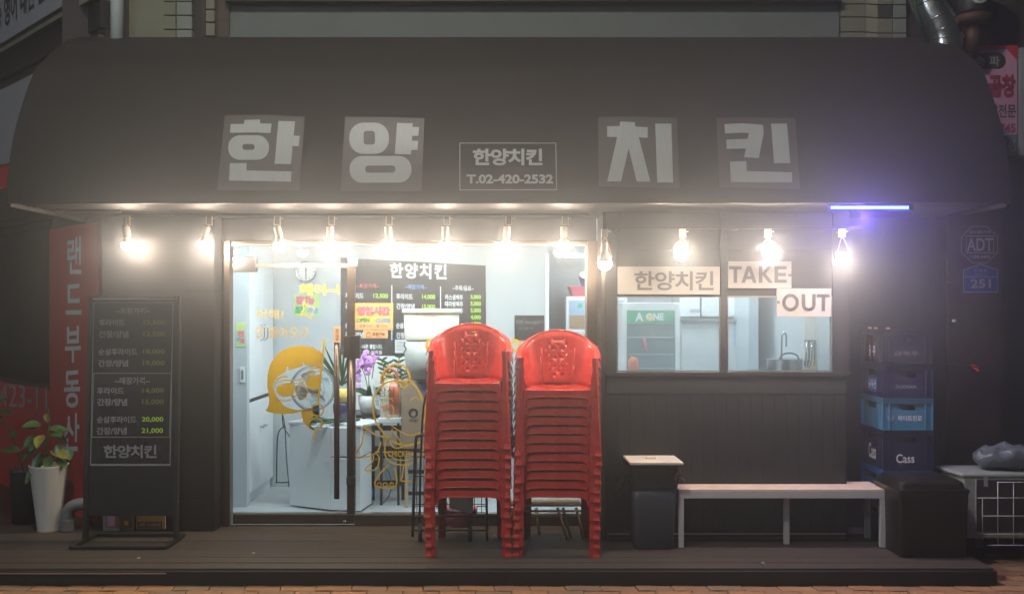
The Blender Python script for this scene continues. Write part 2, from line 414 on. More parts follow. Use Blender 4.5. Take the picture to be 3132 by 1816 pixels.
# upper facade above the awning
def up(x0, x1, mat, name, y0=.0, z0=3.3, z1=4.6, bevel=.0, y1=.12):
    return sb.add(MB().box(X(x0, y0), X(x1, y0), y0, y1, z0, z1), name, mat, bevel=bevel)
up(383, 541, 'plaster_beige', 'plaster_wall', y0=.02)
up(541, 628, 'dark_wall', 'recess_wall', y0=.07); up(657, 701, 'bronze_frame', 'window_frame', y0=.03)
up(628, 657, 'dark_wall', 'recess_backing', y0=.09)
def zpx(py, Y=0): return Z(py, Y)
zs = [Z(p, 0) for p in (140, 91, 48, 6, -36, -80)]
for i in range(5):
    sb.add(MB().box(X(541, 0), X(587, 0), -.002, .06, zs[i]+.004, zs[i+1]-.004), 'block', 'stone_block', bevel=.004)
    sb.add(MB().box(X(500, 0), X(537, 0), .0, .03, zs[i]+.004, zs[i+1]-.004), 'block', 'plaster_beige', bevel=.004)
zs2 = [Z(p, 0) for p in (150, 112, 69, 30, -12, -60)]
for i in range(5): sb.add(MB().box(X(629, 0), X(656, 0), .0, .08, zs2[i]+.005, zs2[i+1]-.005), 'block', 'stone_cream', bevel=.005)
sb.add(MB().box(X(700, .05), X(2566, .05), .05, .12, 3.3, Z(9, .05)), 'wall_panel', 'panel_grey')
sb.add(MB().box(X(690, .0), X(2570, .0), -.03, .12, Z(8, 0), Z(-12, 0)), 'lintel', 'bronze_frame', bevel=.004)
sb.add(MB().box(X(690, .1), X(2570, .1), .1, .2, Z(-12, 0)-.02, 4.6), 'upper_window', 'dark_wall')
# corner of stone tiles on the right: bevelled return then flat
rowz = [Z(p, .1) for p in (165, 117, 72, 32, -8, -50)]
for i in range(5):
    a, b = rowz[i]+.004, rowz[i+1]-.004
    x0, x1, x2, x3, x4 = [X(p, .05) for p in (2572, 2646, 2672, 2717, 2759)]
    sb.add(MB().box(x0, x1, .04, .12, a+.03, b+.03), 'block', 'stone_cream', bevel=.003)
    sb.add(MB().hexa([(x1+.002, .04, a+.03), (x2, -.03, a), (x2, .1, a), (x1+.002, .1, a+.03)], [(x1+.002, .04, b+.03), (x2, -.03, b), (x2, .1, b), (x1+.002, .1, b+.03)]), 'block', 'stone_cream', bevel=.002)
    sb.add(MB().box(x2+.002, x3, -.03, .12, a, b), 'block', 'stone_cream' if i != 2 else 'sign_letter', bevel=.003)
    sb.add(MB().box(x3+.006, x4, -.03, .12, a, b), 'block', 'stone_block', bevel=.004)
sb.add(MB().box(X(2759, .03), 6.5, .03, .2, -.1, 5), 'side_wall', 'dark_wall')
sb.add(MB().box(-3.5, 3.3, .10, .2, 2.46, 5), 'backing_wall', 'dark_wall')
# return wall to the left, running back
sb.add(MB().box(X(300, 0), X(338, 0), .0, 1.9, 2.4, 5), 'return_wall', 'dark_brick')
for i in range(7):
    z0 = 3.66+i*.105
    sb.add(MB().box(X(299, -.01), X(337, -.01), -.012, .0, z0+.005, z0+.1), 'brick', 'dark_brick', bevel=.003)
sb.add(MB().tube([(X(358, -.06), -.06, 3.4), (X(358, -.06), -.06, 4.7)], .048, 20), 'drainpipe', 'pipe_white', smooth=True)
# soffit (underside of the awning) + header behind it
sb.add(MB().box(-3.27, 3.22, -1.05, -.002, 2.352, 2.372), 'soffit', 'soffit_board')
# left pillar, tiled with large black panels
px0, px1, py = X(312, -.2), X(655, -.2), -.2
sb.add(MB().box(px0+.006, px1-.006, py+.012, .0, 0, 2.35), 'pillar_core', 'mortar')
hz = [.0, Z(1530, py), Z(1366, py), Z(890, py), 2.35]
for a, b in zip(hz[:-1], hz[1:]):
    sb.add(MB().box(px0, px1, py, py+.011, a+.002, b-.002), 'wall_tile', 'black_panel', bevel=.0015)
    sb.add(MB().box(px1-.005, px1+.003, py+.012, -.004, a+.002, b-.002), 'wall_tile', 'black_panel', bevel=.0015)
# header above the glass
gx0, gx1 = X(712, 0), X(1790, 0)
sb.add(MB().box(px1+.005, .645, -.03, .05, Z(737, 0), 2.35), 'header', 'black_panel')
# ------------------------------------------------------------------ interior shell
def st(name, mb, mat):
    o = mb.done(name, mat); o['kind'] = 'structure'; return o
BW = 1.6
st('interior_floor', MB().box(-2.5, 2.9, .03, 2.6, -.02, -.001), 'interior_floor')
st('interior_ceiling', MB().box(-2.5, 2.9, -.44, 2.6, 2.46, 2.5), 'ceiling_white')
st('interior_wall', MB().box(-2.5, X(1675, BW), BW, BW+.08, 0, 2.46), 'interior_wall')
st('interior_wall', MB().box(-2.5, -2.36, .03, BW, 0, 2.46), 'interior_wall')
st('interior_wall', MB().box(X(712, .67)-.1, X(755, .67), .67, .75, 0, 2.46), 'interior_wall')
st('interior_wall', MB().box(X(1675, BW)-.02, 2.9, 2.52, 2.6, 0, 2.46), 'interior_wall')
st('interior_wall', MB().box(X(1675, BW)-.08, X(1675, BW), BW+.081, 2.52, 0, 2.46), 'interior_wall')
st('interior_wall', MB().box(2.375, 2.392, -.43, 2.52, 0, 2.46), 'interior_wall')
st('interior_wall', MB().box(2.375, 2.9, 2.5, 2.52, 0, 2.46), 'interior_wall')
st('interior_wall', MB().box(.70, .76, .06, 1.1, 0, 1.0), 'interior_wall')
# door jamb trim of the kitchen opening
sb.add(MB().box(X(1668, BW), X(1679, BW), BW-.012, BW-.002, 0, Z(775, BW)), 'door_trim', 'cabinet_white', bevel=.002)
# ================================================================== GLASS FRONT (door and fixed pane)
gf = T('glass_storefront', 'bronze framed fixed shop window to the right of the glass door', 'shop window', (0, 0, 0))
zt, zb = Z(751, 0), Z(1572, 0)
gf.add(MB().box(X(1087, 0), gx1, .008, .018, Z(1567, 0), zt), 'glass_pane', 'glass')
gf.add(MB().box(X(1085, 0), gx1+.02, -.02, .04, 0, Z(1574, 0)), 'bottom_rail', 'bronze_frame', bevel=.003)
gf.add(MB().box(X(1085, 0), gx1, -.024, .04, Z(1574, 0)+.0005, Z(1568, 0)), 'sill_strip', 'aluminium', bevel=.001)
gf.add(MB().box(gx0-.01, gx1+.02, -.02, .04, zt, Z(738, 0)), 'top_rail', 'bronze_frame', bevel=.003)
gf.add(MB().box(gx0, gx1, -.026, -.0205, zt+.001, zt+.009), 'top_bead', 'aluminium')
gf.add(MB().box(gx1, gx1+.012, -.03, .04, .0, zt), 'jamb_bead', 'aluminium', bevel=.001)
gf.add(MB().box(gx1+.0125, X(1845, -.05), -.05, .04, 0, Z(738, 0)), 'jamb', 'bronze_frame', bevel=.003)
gf.add(MB().box(gx0-.055, gx0-.008, -.05, .04, 0, Z(738, 0)), 'jamb', 'bronze_frame', bevel=.003)
gf.add(MB().box(px1+.004, gx0-.0555, -.02, .03, 0, Z(738, 0)), 'jamb_cover', 'bronze_frame')
gf.add(MB().box(X(1062, -.012), X(1086, -.012), -.03, .03, Z(1570, 0), Z(805, 0)), 'door_post', 'bronze_frame', bevel=.004)
gf.add(MB().box(gx0, X(1064, 0), -.012, .02, Z(818, 0), Z(806, 0)), 'transom', 'aluminium', bevel=.002)
gf.add(MB().box(X(1066, -.03), X(1092, -.03), -.04, .03, Z(816, 0), Z(790, 0)), 'patch_fitting', 'steel', bevel=.002)
gf.add(MB().box(gx0, X(1085, 0), .008, .016, Z(806, 0)+.0005, zt), 'transom_pane', 'glass')
dr = T('glass_door', 'frameless glass entrance door with bronze bottom rail and long dark pull bar', 'door', (gx0, 0, 0))
dr.add(MB().box(gx0+.006, X(1062, 0)-.002, .0, .010, Z(1567, 0), Z(818, 0)-.002), 'glass_pane', 'glass')
dr.add(MB().box(gx0+.006, X(1084, 0), -.022, .03, .012, Z(1572, 0)), 'bottom_rail', 'bronze_frame', bevel=.003)
dr.add(MB().box(gx0+.006, X(1084, 0), -.026, .03, Z(1572, 0)+.0005, Z(1566, 0)), 'rail_strip', 'aluminium')
dr.add(MB().box(gx0+.008, X(785, 0), -.03, .03, Z(832, 0), Z(786, 0)), 'hinge_patch', 'steel', bevel=.004)
hb = dr.add(MB().tube([(X(1030, -.07), -.07, Z(1524, -.07)), (X(1030, -.07), -.07, Z(1000, -.07))], .021, 16), 'pull_bar', 'bronze_frame', smooth=True)
for p in (1170, 1398): dr.add(MB().tube([(X(1030, -.07), -.07, Z(p, -.07)), (X(1030, 0), 0, Z(p, -.07))], .010, 10), 'bar_mount', 'steel', parent=hb)
lb = dr.add(MB().box(X(1020, -.095), X(1042, -.095), -.096, -.0915, Z(1047, -.09), Z(998, -.09)), 'label_plate', 'poster_peach', parent=hb)
text_on(dr, '당\n기\n세\n요', (1026, 1005, 1036, 1040), FP(-.096).hit, 'print_brown', .02, off=.002, parent=lb)
dr.add(MB().tube([(X(1074, -.06), -.06, Z(1465, -.06)), (X(1074, -.06), -.06, Z(1100, -.06))], .022, 16), 'edge_pull', 'bronze_frame', smooth=True)
dr.add(MB().box(X(1060, -.07), X(1086, -.07), -.085, -.03, Z(1480, -.07), Z(1456, -.07)), 'pull_foot', 'black_metal', bevel=.004)
lk = dr.add(MB().box(X(1052, -.06), X(1074, -.06), -.085, -.02, Z(1094, -.06), Z(1027, -.06)), 'lock_body', 'bronze_frame', bevel=.006)
dr.add(MB().box(X(1075, -.06), X(1102, -.06), -.09, -.02, Z(1096, -.06), Z(1025, -.06)), 'lock_keypad', 'black_metal', bevel=.008, parent=lk)
dr.add(MB().lathe([(.014, 0), (.014, .012), (.008, .014)], (X(1054, -.03), -.024, Z(1595, -.03)), 16, (0, -1, 0)), 'floor_lock', 'steel', smooth=True)
# ================================================================== TAKE-OUT KIOSK (black panelled box on the right)
KY = -.5
kx0, kx1 = X(1853, KY), X(2590, KY)
kb = T('takeout_kiosk', 'black panelled take-out counter box with two serving windows', 'kiosk', (0, KY, 0))
wz0, wz1 = Z(1137, KY), Z(905, KY)
wl = (X(1888, KY), X(2203, KY)); wr = (X(2225, KY), X(2545, KY))
zc = .075
n = 20; bw = (kx1-kx0)/n
for i in range(n):
    a = kx0+i*bw
    kb.add(MB().box(a+.0012, a+bw-.0012, KY, KY+.02, zc, wz0-.16), 'siding_board', 'black_siding', bevel=.002)
kb.add(MB().box(kx0+.001, kx1-.001, KY+.006, KY+.06, .0, wz0-.01), 'lower_wall', 'black_panel')
kb.add(MB().box(kx0, kx1, KY-.004, KY+.03, wz0-.158, wz0-.012), 'sill_panel', 'black_panel', bevel=.002)
kb.add(MB().box(kx0-.004, wl[0]-.003, KY-.002, KY+.06, wz0-.011, 2.35), 'corner_panel', 'black_panel', bevel=.002)
kb.add(MB().box(wr[1]+.003, kx1+.02, KY-.002, KY+.06, wz0-.011, 2.35), 'corner_panel', 'black_panel', bevel=.002)
kb.add(MB().box(wl[1]+.003, wr[0]-.003, KY-.006, KY+.06, wz0-.011, 2.35), 'mullion', 'black_panel', bevel=.002)
for a, b in (wl, wr):
    kb.add(MB().box(a-.002, b+.002, KY+.01, KY+.06, wz1, 2.35), 'header_panel', 'black_panel')
    kb.add(MB().box(a-.002, b+.002, KY-.004, KY+.0098, Z(765, KY), Z(757, KY)), 'header_trim', 'black_panel', bevel=.001)
kb.add(MB().box(kx0-.004, kx1+.02, KY-.02, KY-.005, Z(1150, KY), wz0-.002), 'sill', 'board_frame', bevel=.002)
kb.add(MB().box(kx0+.02, kx1-.01, KY-.012, KY-.0005, Z(1633, KY), Z(1628, KY)), 'base_rail', 'aluminium')
kb.add(MB().box(kx0+.02, kx1-.01, KY-.02, KY-.0005, Z(1645, KY), Z(1641, KY)), 'base_rail', 'bronze_frame')
kb.add(MB().box(kx0-.02, kx0-.001, KY+.0, -.052, .0, 2.35), 'side_wall', 'black_panel', bevel=.002)
kb.add(MB().box(kx0-.035, kx0-.005, KY-.02, KY-.0005, .0, 2.20), 'corner_post', 'bronze_frame', bevel=.004)
kb.add(MB().box(kx1+.001, kx1+.02, KY+.061, .03, .0, 2.35), 'side_wall', 'black_siding')
sb.add(MB().box(kx1+.022, X(2898, -.06), -.06, .02, .0, 2.35), 'end_wall', 'black_siding')
sb.add(MB().box(X(2898, -.06)+.002, 6.4, .0, .028, 2.0, 3.4), 'end_wall_upper', 'dark_wall')
# windows of the kiosk, each a part with frame and pane
for k, (a, b) in enumerate((wl, wr)):
    fr = MB(); t = .010
    fr.box(a, b, KY-.006, KY+.02, wz0, wz0+t); fr.box(a, b, KY-.006, KY+.02, wz1-t, wz1)
    fr.box(a, a+t*.5, KY-.006, KY+.02, wz0+t, wz1-t); fr.box(b-t*.5, b, KY-.006, KY+.02, wz0+t, wz1-t)
    f = kb.add(fr, 'window_frame', 'aluminium', label='thin bright frame of the steamed up serving window' if k == 0 else None)
    kb.add(MB().box(a+t*.5, b-t*.5, KY+.004, KY+.010, wz0+t, wz1-t), 'pane', 'glass_wet' if k == 0 else 'glass_damp', parent=f)
# cut-out signboards above the windows
def signboard(label, box, words, wbox, bold):
    s = T('signboard', label, 'sign', (X(box[0], KY-.03), KY-.03, Z(box[3], KY-.03)), group='cream take-out signboards')
    s.add(MB().box(X(box[0], KY-.03), X(box[2], KY-.03), KY-.03, KY-.012, Z(box[3], KY-.03), Z(box[1], KY-.03)), 'board', 'sign_cream', bevel=.001)
    return s
sg = signboard('cream signboard with dark Korean letters above the steamed window', (1889, 815, 2202, 900), '', None, 0)
hs = FP(KY-.03).hit
text_on(sg, '한양치킨', (1940, 829, 2183, 888), hs, 'sign_letter', .022, spacing=.92)
sg = signboard('cream signboard reading TAKE with a dash, upper one of the two', (2228, 799, 2421, 881), '', None, 0)
s4 = lambda pts: [(1750+x*.44488, 600+y*.44488) for x, y in pts]
for lps in ([[(1078, 480), (1165, 480), (1165, 503), (1134, 503), (1134, 595), (1110, 595), (1110, 503), (1078, 503)]],
            [[(1163, 595), (1203, 480), (1229, 480), (1268, 595), (1243, 595), (1235, 570), (1197, 570), (1188, 595)], [(1204, 549), (1228, 549), (1216, 510)]],
            [[(1283, 480), (1308, 480), (1308, 528), (1345, 480), (1373, 480), (1330, 532), (1381, 595), (1351, 595), (1308, 540), (1308, 595), (1283, 595)]],
            [[(1391, 480), (1474, 480), (1474, 503), (1416, 503), (1416, 527), (1470, 527), (1470, 549), (1416, 549), (1416, 573), (1476, 573), (1476, 595), (1391, 595)]]):
    shape_on(sg, [s4(l) for l in lps], hs, 'sign_letter', .003, 'letter')
shape_on(sg, [[(2411, 838), (2421, 838), (2421, 845), (2411, 845)]], hs, 'sign_letter')
sg = signboard('cream signboard reading OUT, lower right by the glowing bulb', (2376, 882, 2543, 968), '', None, 0)
el = lambda rx, ry: [(1501+rx*math.cos(a*PI/14), 730+ry*math.sin(a*PI/14)) for a in range(28)]
ul = [(1578, 672), (1603, 672), (1603, 745)]+[(1626.5-23.5*math.cos(a*PI/8), 745+22*math.sin(a*PI/8)) for a in range(1, 8)]+[(1650, 745), (1650, 672), (1674, 672), (1674, 745)]+[(1626+48*math.cos(a*PI/10), 745+45*math.sin(a*PI/10)) for a in range(1, 10)]+[(1578, 745)]
for lps in ([el(58, 60), el(34, 37)], [ul], [[(1683, 672), (1771, 672), (1771, 696), (1740, 696), (1740, 788), (1715, 788), (1715, 696), (1683, 696)]]):
    shape_on(sg, [s4(l) for l in lps], hs, 'sign_letter', .003, 'letter')
shape_on(sg, [[(2377, 920), (2385, 920), (2385, 928), (2377, 928)]], hs, 'sign_letter')
# ================================================================== AWNING
prof_px = [(251, 114), (216, 122), (193, 133), (164, 156), (123, 193), (103, 222), (82, 277), (58, 350), (38, 431), (25, 520), (20, 611), (19.5, 620)]
AW = 3.30
prof = []
for a, b in prof_px:
    d = AW*F/(CX-a); prof.append(Vector((0, d+CY, CZ+(HY-b)/F*d)))
prof[0].y = 0.0
prof = smooth_path(prof, 5)
# smooth the silhouette read from the photo
for _ in range(6): prof = [prof[0]]+[(prof[i-1]+prof[i]*2+prof[i+1])/4 for i in range(1, len(prof)-1)]+[prof[-1]]
def awn_hit(px, py, off=0.0):
    k = -(py-HY)/F; best = None
    for i in range(len(prof)-1):
        a, b = prof[i], prof[i+1]
        fa = a.z-CZ-k*(a.y-CY); fb = b.z-CZ-k*(b.y-CY)
        if fa*fb <= 0 and abs(fa-fb) > 1e-9:
            t = fa/(fa-fb); q = a.lerp(b, t); nrm = Vector((0, -(a.z-b.z), (a.y-b.y)*-1)).normalized()
            nrm = Vector((0, -(a.z-b.z), (a.y-b.y))).normalized()
            if nrm.y > 0: nrm = -nrm
            best = (q, nrm)
            if True: break
    if best is None: best = (prof[-1], Vector((0, -1, 0)))
    q, nrm = best; dd = q.y-CY
    return Vector(((px-CX)/F*dd, q.y, q.z))+nrm*off
aw = T('awning', 'large black barrel-shaped fabric awning with pale Korean lettering', 'awning', (0, 0, 2.35))
m = MB(); XR = 3.255; nx = 60; rows = []
rw = random.Random(5)
for i, p in enumerate(prof):
    row = []
    for j in range(nx+1):
        x = -AW+(AW+XR)*j/nx
        sag = .004*math.sin(x*7.1+i*.07)+.003*math.sin(x*19+1.3+i*.05)*(i/len(prof))+.0025*math.sin(i*.35+x*2.0)
        row.append(m.b.verts.new((x, p.y-sag*min(1, i/6), p.z)))
    rows.append(row)
for i in range(len(rows)-1):
    for j in range(nx): m.b.faces.new((rows[i][j], rows[i][j+1], rows[i+1][j+1], rows[i+1][j]))
aw.add(m, 'cover', 'awning_cloth', smooth=True)
for sx in (-AW, XR):
    e = MB(); e.prism([Vector((sx, p.y, p.z)) for p in prof]+[Vector((sx, 0, 2.352))], (.004 if sx < 0 else -.004, 0, 0)); aw.add(e, 'end_panel', 'awning_cloth')
aw.add(MB().tube([(-AW, -1.088, 2.348), (XR, -1.088, 2.348)], .004, 8), 'front_rail', 'bronze_frame', smooth=True)
for sx in (-AW+.01, XR-.01): aw.add(MB().box(sx-.012, sx+.012, -1.08, 0, 2.325, 2.3515), 'side_rail', 'soffit_board')
bolt = None
for sx in (-AW+.075, XR-.075):
    for k in range(6):
        aw.add(MB().ball((sx, -.95+k*.11, 2.348), .009, (1, 1, .6), 8), 'bolt', 'steel', smooth=True)
aw.add(MB().box(-3.2, -2.75, -.62, -.60, 2.335, 2.3515), 'brace', 'aluminium')
# lettering on the awning (cut vinyl squares with block letters)
s1 = lambda pts: [(600+x*.41080, 300+y*.41080) for x, y in pts]
s2 = lambda pts: [(1000+x*.29762, 330+y*.29762) for x, y in pts]
s3 = lambda pts: [(1750+x*.29762, 330+y*.29762) for x, y in pts]
def patch(lp): shape_on(aw, [lp], awn_hit, 'awning_patch', .013, 'letter_patch', rows=8)
def letter(loopsets):
    for lps in loopsets: shape_on(aw, lps, awn_hit, 'silver_vinyl', .017, 'letter', rows=8)
patch(s1([(218, 137), (520, 134), (812, 150), (770, 690), (160, 690)])); patch(s2([(190, 105), (600, 108), (1005, 120), (975, 860), (145, 860)]))
patch(s3([(267, 108), (480, 102), (1075, 115), (1100, 830), (270, 810)])); patch(s3([(1477, 117), (1740, 110), (2287, 118), (2335, 840), (1510, 820)]))
letter([[s1([(262, 205), (360, 205), (366, 175), (480, 172), (480, 200), (567, 203), (558, 272), (430, 268), (257, 270)])],
        [s1(rrect(243, 288, 548, 468, 88)), s1(rrect(350, 352, 440, 395, 18))],
        [s1([(617, 183), (740, 186), (730, 290), (775, 292), (768, 367), (722, 367), (711, 500), (588, 497)])],
        [s1([(257, 492), (381, 492), (380, 545), (714, 552), (710, 628), (250, 620)])]])
letter([[s1(rrect(1143, 195, 1438, 425, 105)), s1(rrect(1250, 258, 1334, 356, 20))],
        [s1([(1498, 197), (1614, 200), (1612, 226), (1662, 228), (1656, 292), (1610, 292), (1609, 328), (1655, 328), (1650, 397), (1604, 397), (1602, 430), (1481, 427)])],
        [s1(rrect(1145, 440, 1605, 635, 92)), s1(rrect(1263, 511, 1485, 561, 20))]])
letter([[s3([(490, 157), (643, 165), (645, 208), (772, 216), (773, 322), (682, 318), (800, 765), (660, 765), (577, 430), (500, 763), (357, 763), (460, 315), (357, 312), (357, 207), (487, 202)])],
        [s3([(850, 178), (1015, 178), (1033, 775), (870, 773)])]])
letter([[s3([(1560, 184), (1740, 175), (1955, 190), (1962, 270), (1912, 527), (1760, 518), (1780, 430), (1582, 435), (1577, 341), (1797, 333), (1810, 275), (1740, 270), (1566, 278)])],
        [s3([(2038, 180), (2200, 178), (2235, 578), (2068, 578)])], [s3([(1615, 562), (1783, 557), (1788, 658), (2252, 670), (2255, 773), (1625, 770)])]])
fr_ = s2([(1363, 370), (2355, 370), (2363, 848), (1363, 852)]); fi_ = s2([(1371, 377), (2347, 377), (2355, 841), (1371, 845)])
shape_on(aw, [fr_, fi_], awn_hit, 'silver_vinyl', .014, 'border', rows=8)
b0 = s2([(1500, 430), (2215, 600)]); text_on(aw, '한양치킨', (*b0[0], *b0[1]), awn_hit, 'silver_vinyl', .035, off=.014, cuts=5, spacing=.9)
b0 = s2([(1435, 690), (2325, 785)]); text_on(aw, 'T.02-420-2532', (*b0[0], *b0[1]), awn_hit, 'silver_vinyl', .04, off=.014, cuts=3)
# ================================================================== BULB LAMPS
def bulb(th, c, r, d=(0, 0, -1), energy=19):
    c = Vector(c); d = Vector(d).normalized()
    pr = [(r*.955, -r*.25), (r, 0), (r*.93, r*.38), (r*.72, r*.70), (r*.40, r*.92), (.002, r)]
    th.add(MB().lathe([(.016, -r*1.35), (.020, -r*1.05), (r*.62, -r*.75), (r*.90, -r*.45), (r*.965, -r*.255)], c, 24, d, cap=True), 'bulb_base', 'lamp_socket', smooth=True)
    o = th.add(MB().lathe(pr, c, 24, d, cap=True), 'bulb', 'bulb_glow', smooth=True)
    l = lamp('POINT', (0, 0, 0), energy, (1, .81, .62), size=r*.4, name='bulb_light'); l.parent = th.o; l.location = c-th.loc+d*r*.3
TY = -.36
GL = 'row of round bulbs over the glass front'
left = [(392, 748, 'leftmost glowing round bulb, over the menu stand'), (623, 748, 'second glowing bulb from the left, at the edge of the black pillar'),
        (857, 750, 'glowing bulb over the glass door, in front of the clock side'), (1010, 750, 'glowing bulb near the latch edge of the glass door'),
        (1190, 752, 'glowing bulb above the left half of the dark wall menu'), (1362, 750, 'glowing bulb above the right half of the dark wall menu'),
        (1548, 752, 'glowing bulb above the gap between the red chair stacks'), (1725, 750, 'glowing bulb above the right red chair stack')]
sb.add(MB().box(X(330, TY), X(1800, TY), TY-.014, TY+.014, 2.336, 2.3515), 'track_rail', 'black_metal', bevel=.002)
ti = [(-.02, 0), (.03, 0), (-.03, .02), (0, 0), (-.01, 0), (.0, 0), (.01, 0), (0, 0)]
for (px, py, lab), (tx, tyy) in zip(left, ti):
    c = P(px, py, TY); t = T('bulb_lamp', lab, 'lamp', (c.x, TY, 2.336), GL)
    m = MB(); x0 = c.x+.012+tx
    m.box(x0-.026, x0-.020, TY-.010, TY+.010, 2.268, 2.334); m.box(x0+.016, x0+.022, TY-.010, TY+.010, 2.268, 2.334); m.box(x0-.0195, x0+.0155, TY-.010, TY+.010, 2.268, 2.276); m.box(x0+.022, x0+.04, TY-.004, TY+.004, 2.315, 2.320)
    t.add(m, 'track_clip', 'lamp_brass', bevel=.001)
    t.add(MB().tube([(x0, TY, 2.27), (c.x+tx*.8, TY, 2.245)], .006, 8), 'joint', 'lamp_brass', smooth=True)
    t.add(MB().tube([(c.x+tx*.8, TY, 2.258), (c.x+tx*.15, TY, c.z+.058)], [.027, .027], 18), 'socket', 'lamp_socket', smooth=False, bevel=.002)
    bulb(t, c, .050)
KT = -.86
right = [(1850, 800, 'half-silvered bulb lamp at the left corner of the take-out box', (0, 0, -1)), (2083, 775, 'glowing bulb above the cream Korean signboard', (.10, -.9, -.36)),
         (2353, 770, 'glowing bulb above the TAKE signboard', (.05, -.9, -.34)), (2580, 795, 'glowing bulb at the right end of the take-out box', (.08, -.85, -.5))]
kb.add(MB().box(kx0, kx1-.02, KT-.012, KT+.012, 2.199, 2.215), 'track_rail', 'black_metal', bevel=.002)
for x in (kx0+.05, (kx0+kx1)/2, kx1-.08): kb.add(MB().box(x, x+.02, KT+.0125, KY-.007, 2.20, 2.212), 'track_arm', 'black_metal')
for px, py, lab, d in right:
    c = P(px, py, KT); t = T('bulb_lamp', lab, 'lamp', (c.x, KT, 2.2), 'round bulbs above the take-out windows')
    x0 = c.x+(.012 if px > 2000 else 0)-.02*(px > 2300)
    zt_ = 2.1985
    m = MB(); m.box(x0-.024, x0+.020, KT-.012, KT+.012, zt_-.055, zt_); m.box(x0+.02, x0+.04, KT-.003, KT+.003, zt_-.02, zt_-.015)
    t.add(m, 'track_clip', 'lamp_cream', bevel=.003)
    for s_ in (-1, 1):
        t.add(MB().tube(smooth_path([(x0, KT, zt_-.055), (x0+s_*.012, KT-.002, zt_-.075), (c.x+s_*.040, KT, c.z+.055), (c.x+s_*.050, KT, c.z+.03 if px < 2000 else c.z+.02)], 4), .0026, 8), 'yoke_arm', 'lamp_brass', smooth=True)
    dd = Vector(d).normalized()
    q = c-dd*.055
    if px < 2000:
        t.add(MB().lathe([(.020, .13), (.021, .07), (.030, .055), (.046, .02), (.048, .006)], c+Vector((0, 0, 0)), 24), 'socket', 'lamp_cream', smooth=True)
        t.add(MB().tube([c+Vector((.052*math.cos(a*PI/6), .0, .028+.018*math.sin(a*PI/6))) for a in range(7)], .003, 6), 'ring', 'lamp_cream', smooth=True)
        bulb(t, c-Vector((0, 0, .012)), .048, dd, 8)
    else:
        t.add(MB().tube([q-dd*.05, q+dd*.01], [.02, .026], 18), 'socket', 'lamp_cream', smooth=True)
        bulb(t, c, .050, dd, 30)
# blue insect lamp strip under the awning lip
by = -1.03
bl = T('blue_light_tube', 'glowing blue violet light tube under the right end of the awning', 'light tube', P(2660, 640, by))
bz = Z(635, by)
bl.add(MB().box(X(2533, by), X(2787, by), by-.004, by+.05, bz+.020, bz+.032), 'housing', 'black_metal', bevel=.003)
glow_mat('tube_blue', (.10, .04, 1), 1.0, False); glow_mat('led_cyan', (.30, .68, 1), 3.6, False)
bl.add(MB().box(X(2536, by), X(2783, by), by-.002, by+.03, bz-.019, bz+.0195), 'diffuser', 'tube_blue', bevel=.006)
m = MB(); nl = 42
for i in range(nl):
    x0 = X(2541, by)+(X(2779, by)-X(2541, by))*i/nl; m.box(x0, x0+.0085, by-.006, by-.0025, bz-.009, bz+.009)
o = bl.add(m, 'led_row', 'led_cyan'); o['kind'] = 'stuff'
bl.add(MB().box(X(2784, by), X(2794, by), by-.004, by+.035, bz-.018, bz+.018), 'end_cap', 'black_metal', bevel=.003)
l = lamp('AREA', (X(2660, by), by-.02, bz-.022), 6, (.16, .10, 1), rot=(math.radians(0), 0, 0), size=.5, sy=.04, name='blue_tube_light')
l2 = lamp('POINT', (X(2660, by), by+.10, bz-.06), 18, (.17, .10, 1), size=.02, name='blue_tube_glow_light')
# ================================================================== MENU STAND
ma, mb_ = P(250, 1655, -.53), P(541, 1655, -.53)
sn = Vector((0, 1, 0)); zt_s = Z(903, -.41)
tilt = math.atan2(.12, zt_s); pn = Vector((0, math.cos(tilt), -math.sin(tilt))); SP = Plane((0, -.53, 0), pn)
ms = T('menu_stand', 'tall black standing price board with Korean menu beside the pillar', 'menu board', ((ma.x+mb_.x)/2, -.53, 0))
h = SP.hit
def slab(box, off0, off1, name, mat, parent=None, bevel=0, quad=None):
    q = quad or ((box[0], box[1]), (box[2], box[1]), (box[2], box[3]), (box[0], box[3]))
    f_ = [h(*p, off1) for p in q]; b_ = [p+pn*(off1-off0) for p in f_]
    return ms.add(MB().hexa([f_[3], f_[2], b_[2], b_[3]], [f_[0], f_[1], b_[1], b_[0]]), name, mat, bevel=bevel, parent=parent)
slab(None, -.03, 0, 'panel', 'board_black', quad=((283, 918), (540, 918), (534, 1577), (258, 1577)))
slab(None, -.036, .012, 'frame_post', 'board_frame', bevel=.003, quad=((271, 903), (283, 903), (264, 1653), (250, 1653)))
slab(None, -.036, .012, 'frame_post', 'board_frame', bevel=.003, quad=((538, 903), (549, 903), (541, 1653), (530, 1653)))
slab(None, -.036, .012, 'frame_rail', 'board_frame', bevel=.003, quad=((283.5, 904), (537.5, 904), (537.5, 916), (283.5, 916)))
slab(None, -.005, .0135, 'frame_rail', 'aluminium', quad=((284, 912), (537, 912), (537, 914.5), (284, 914.5)))
slab(None, -.01, .006, 'ledge', 'line_grey', quad=((276, 1418), (521, 1418), (521, 1424), (276, 1424)))
def bar(a, b, wdt=.03, hgt=.022, z=.002):
    a, b = Vector(a), Vector(b); d = (b-a).normalized(); nn = Vector((-d.y, d.x, 0))*wdt/2
    return MB().hexa([a+nn+Vector((0, 0, z)), b+nn+Vector((0, 0, z)), b-nn+Vector((0, 0, z)), a-nn+Vector((0, 0, z))], [a+nn+Vector((0, 0, z+hgt)), b+nn+Vector((0, 0, z+hgt)), b-nn+Vector((0, 0, z+hgt)), a-nn+Vector((0, 0, z+hgt))])
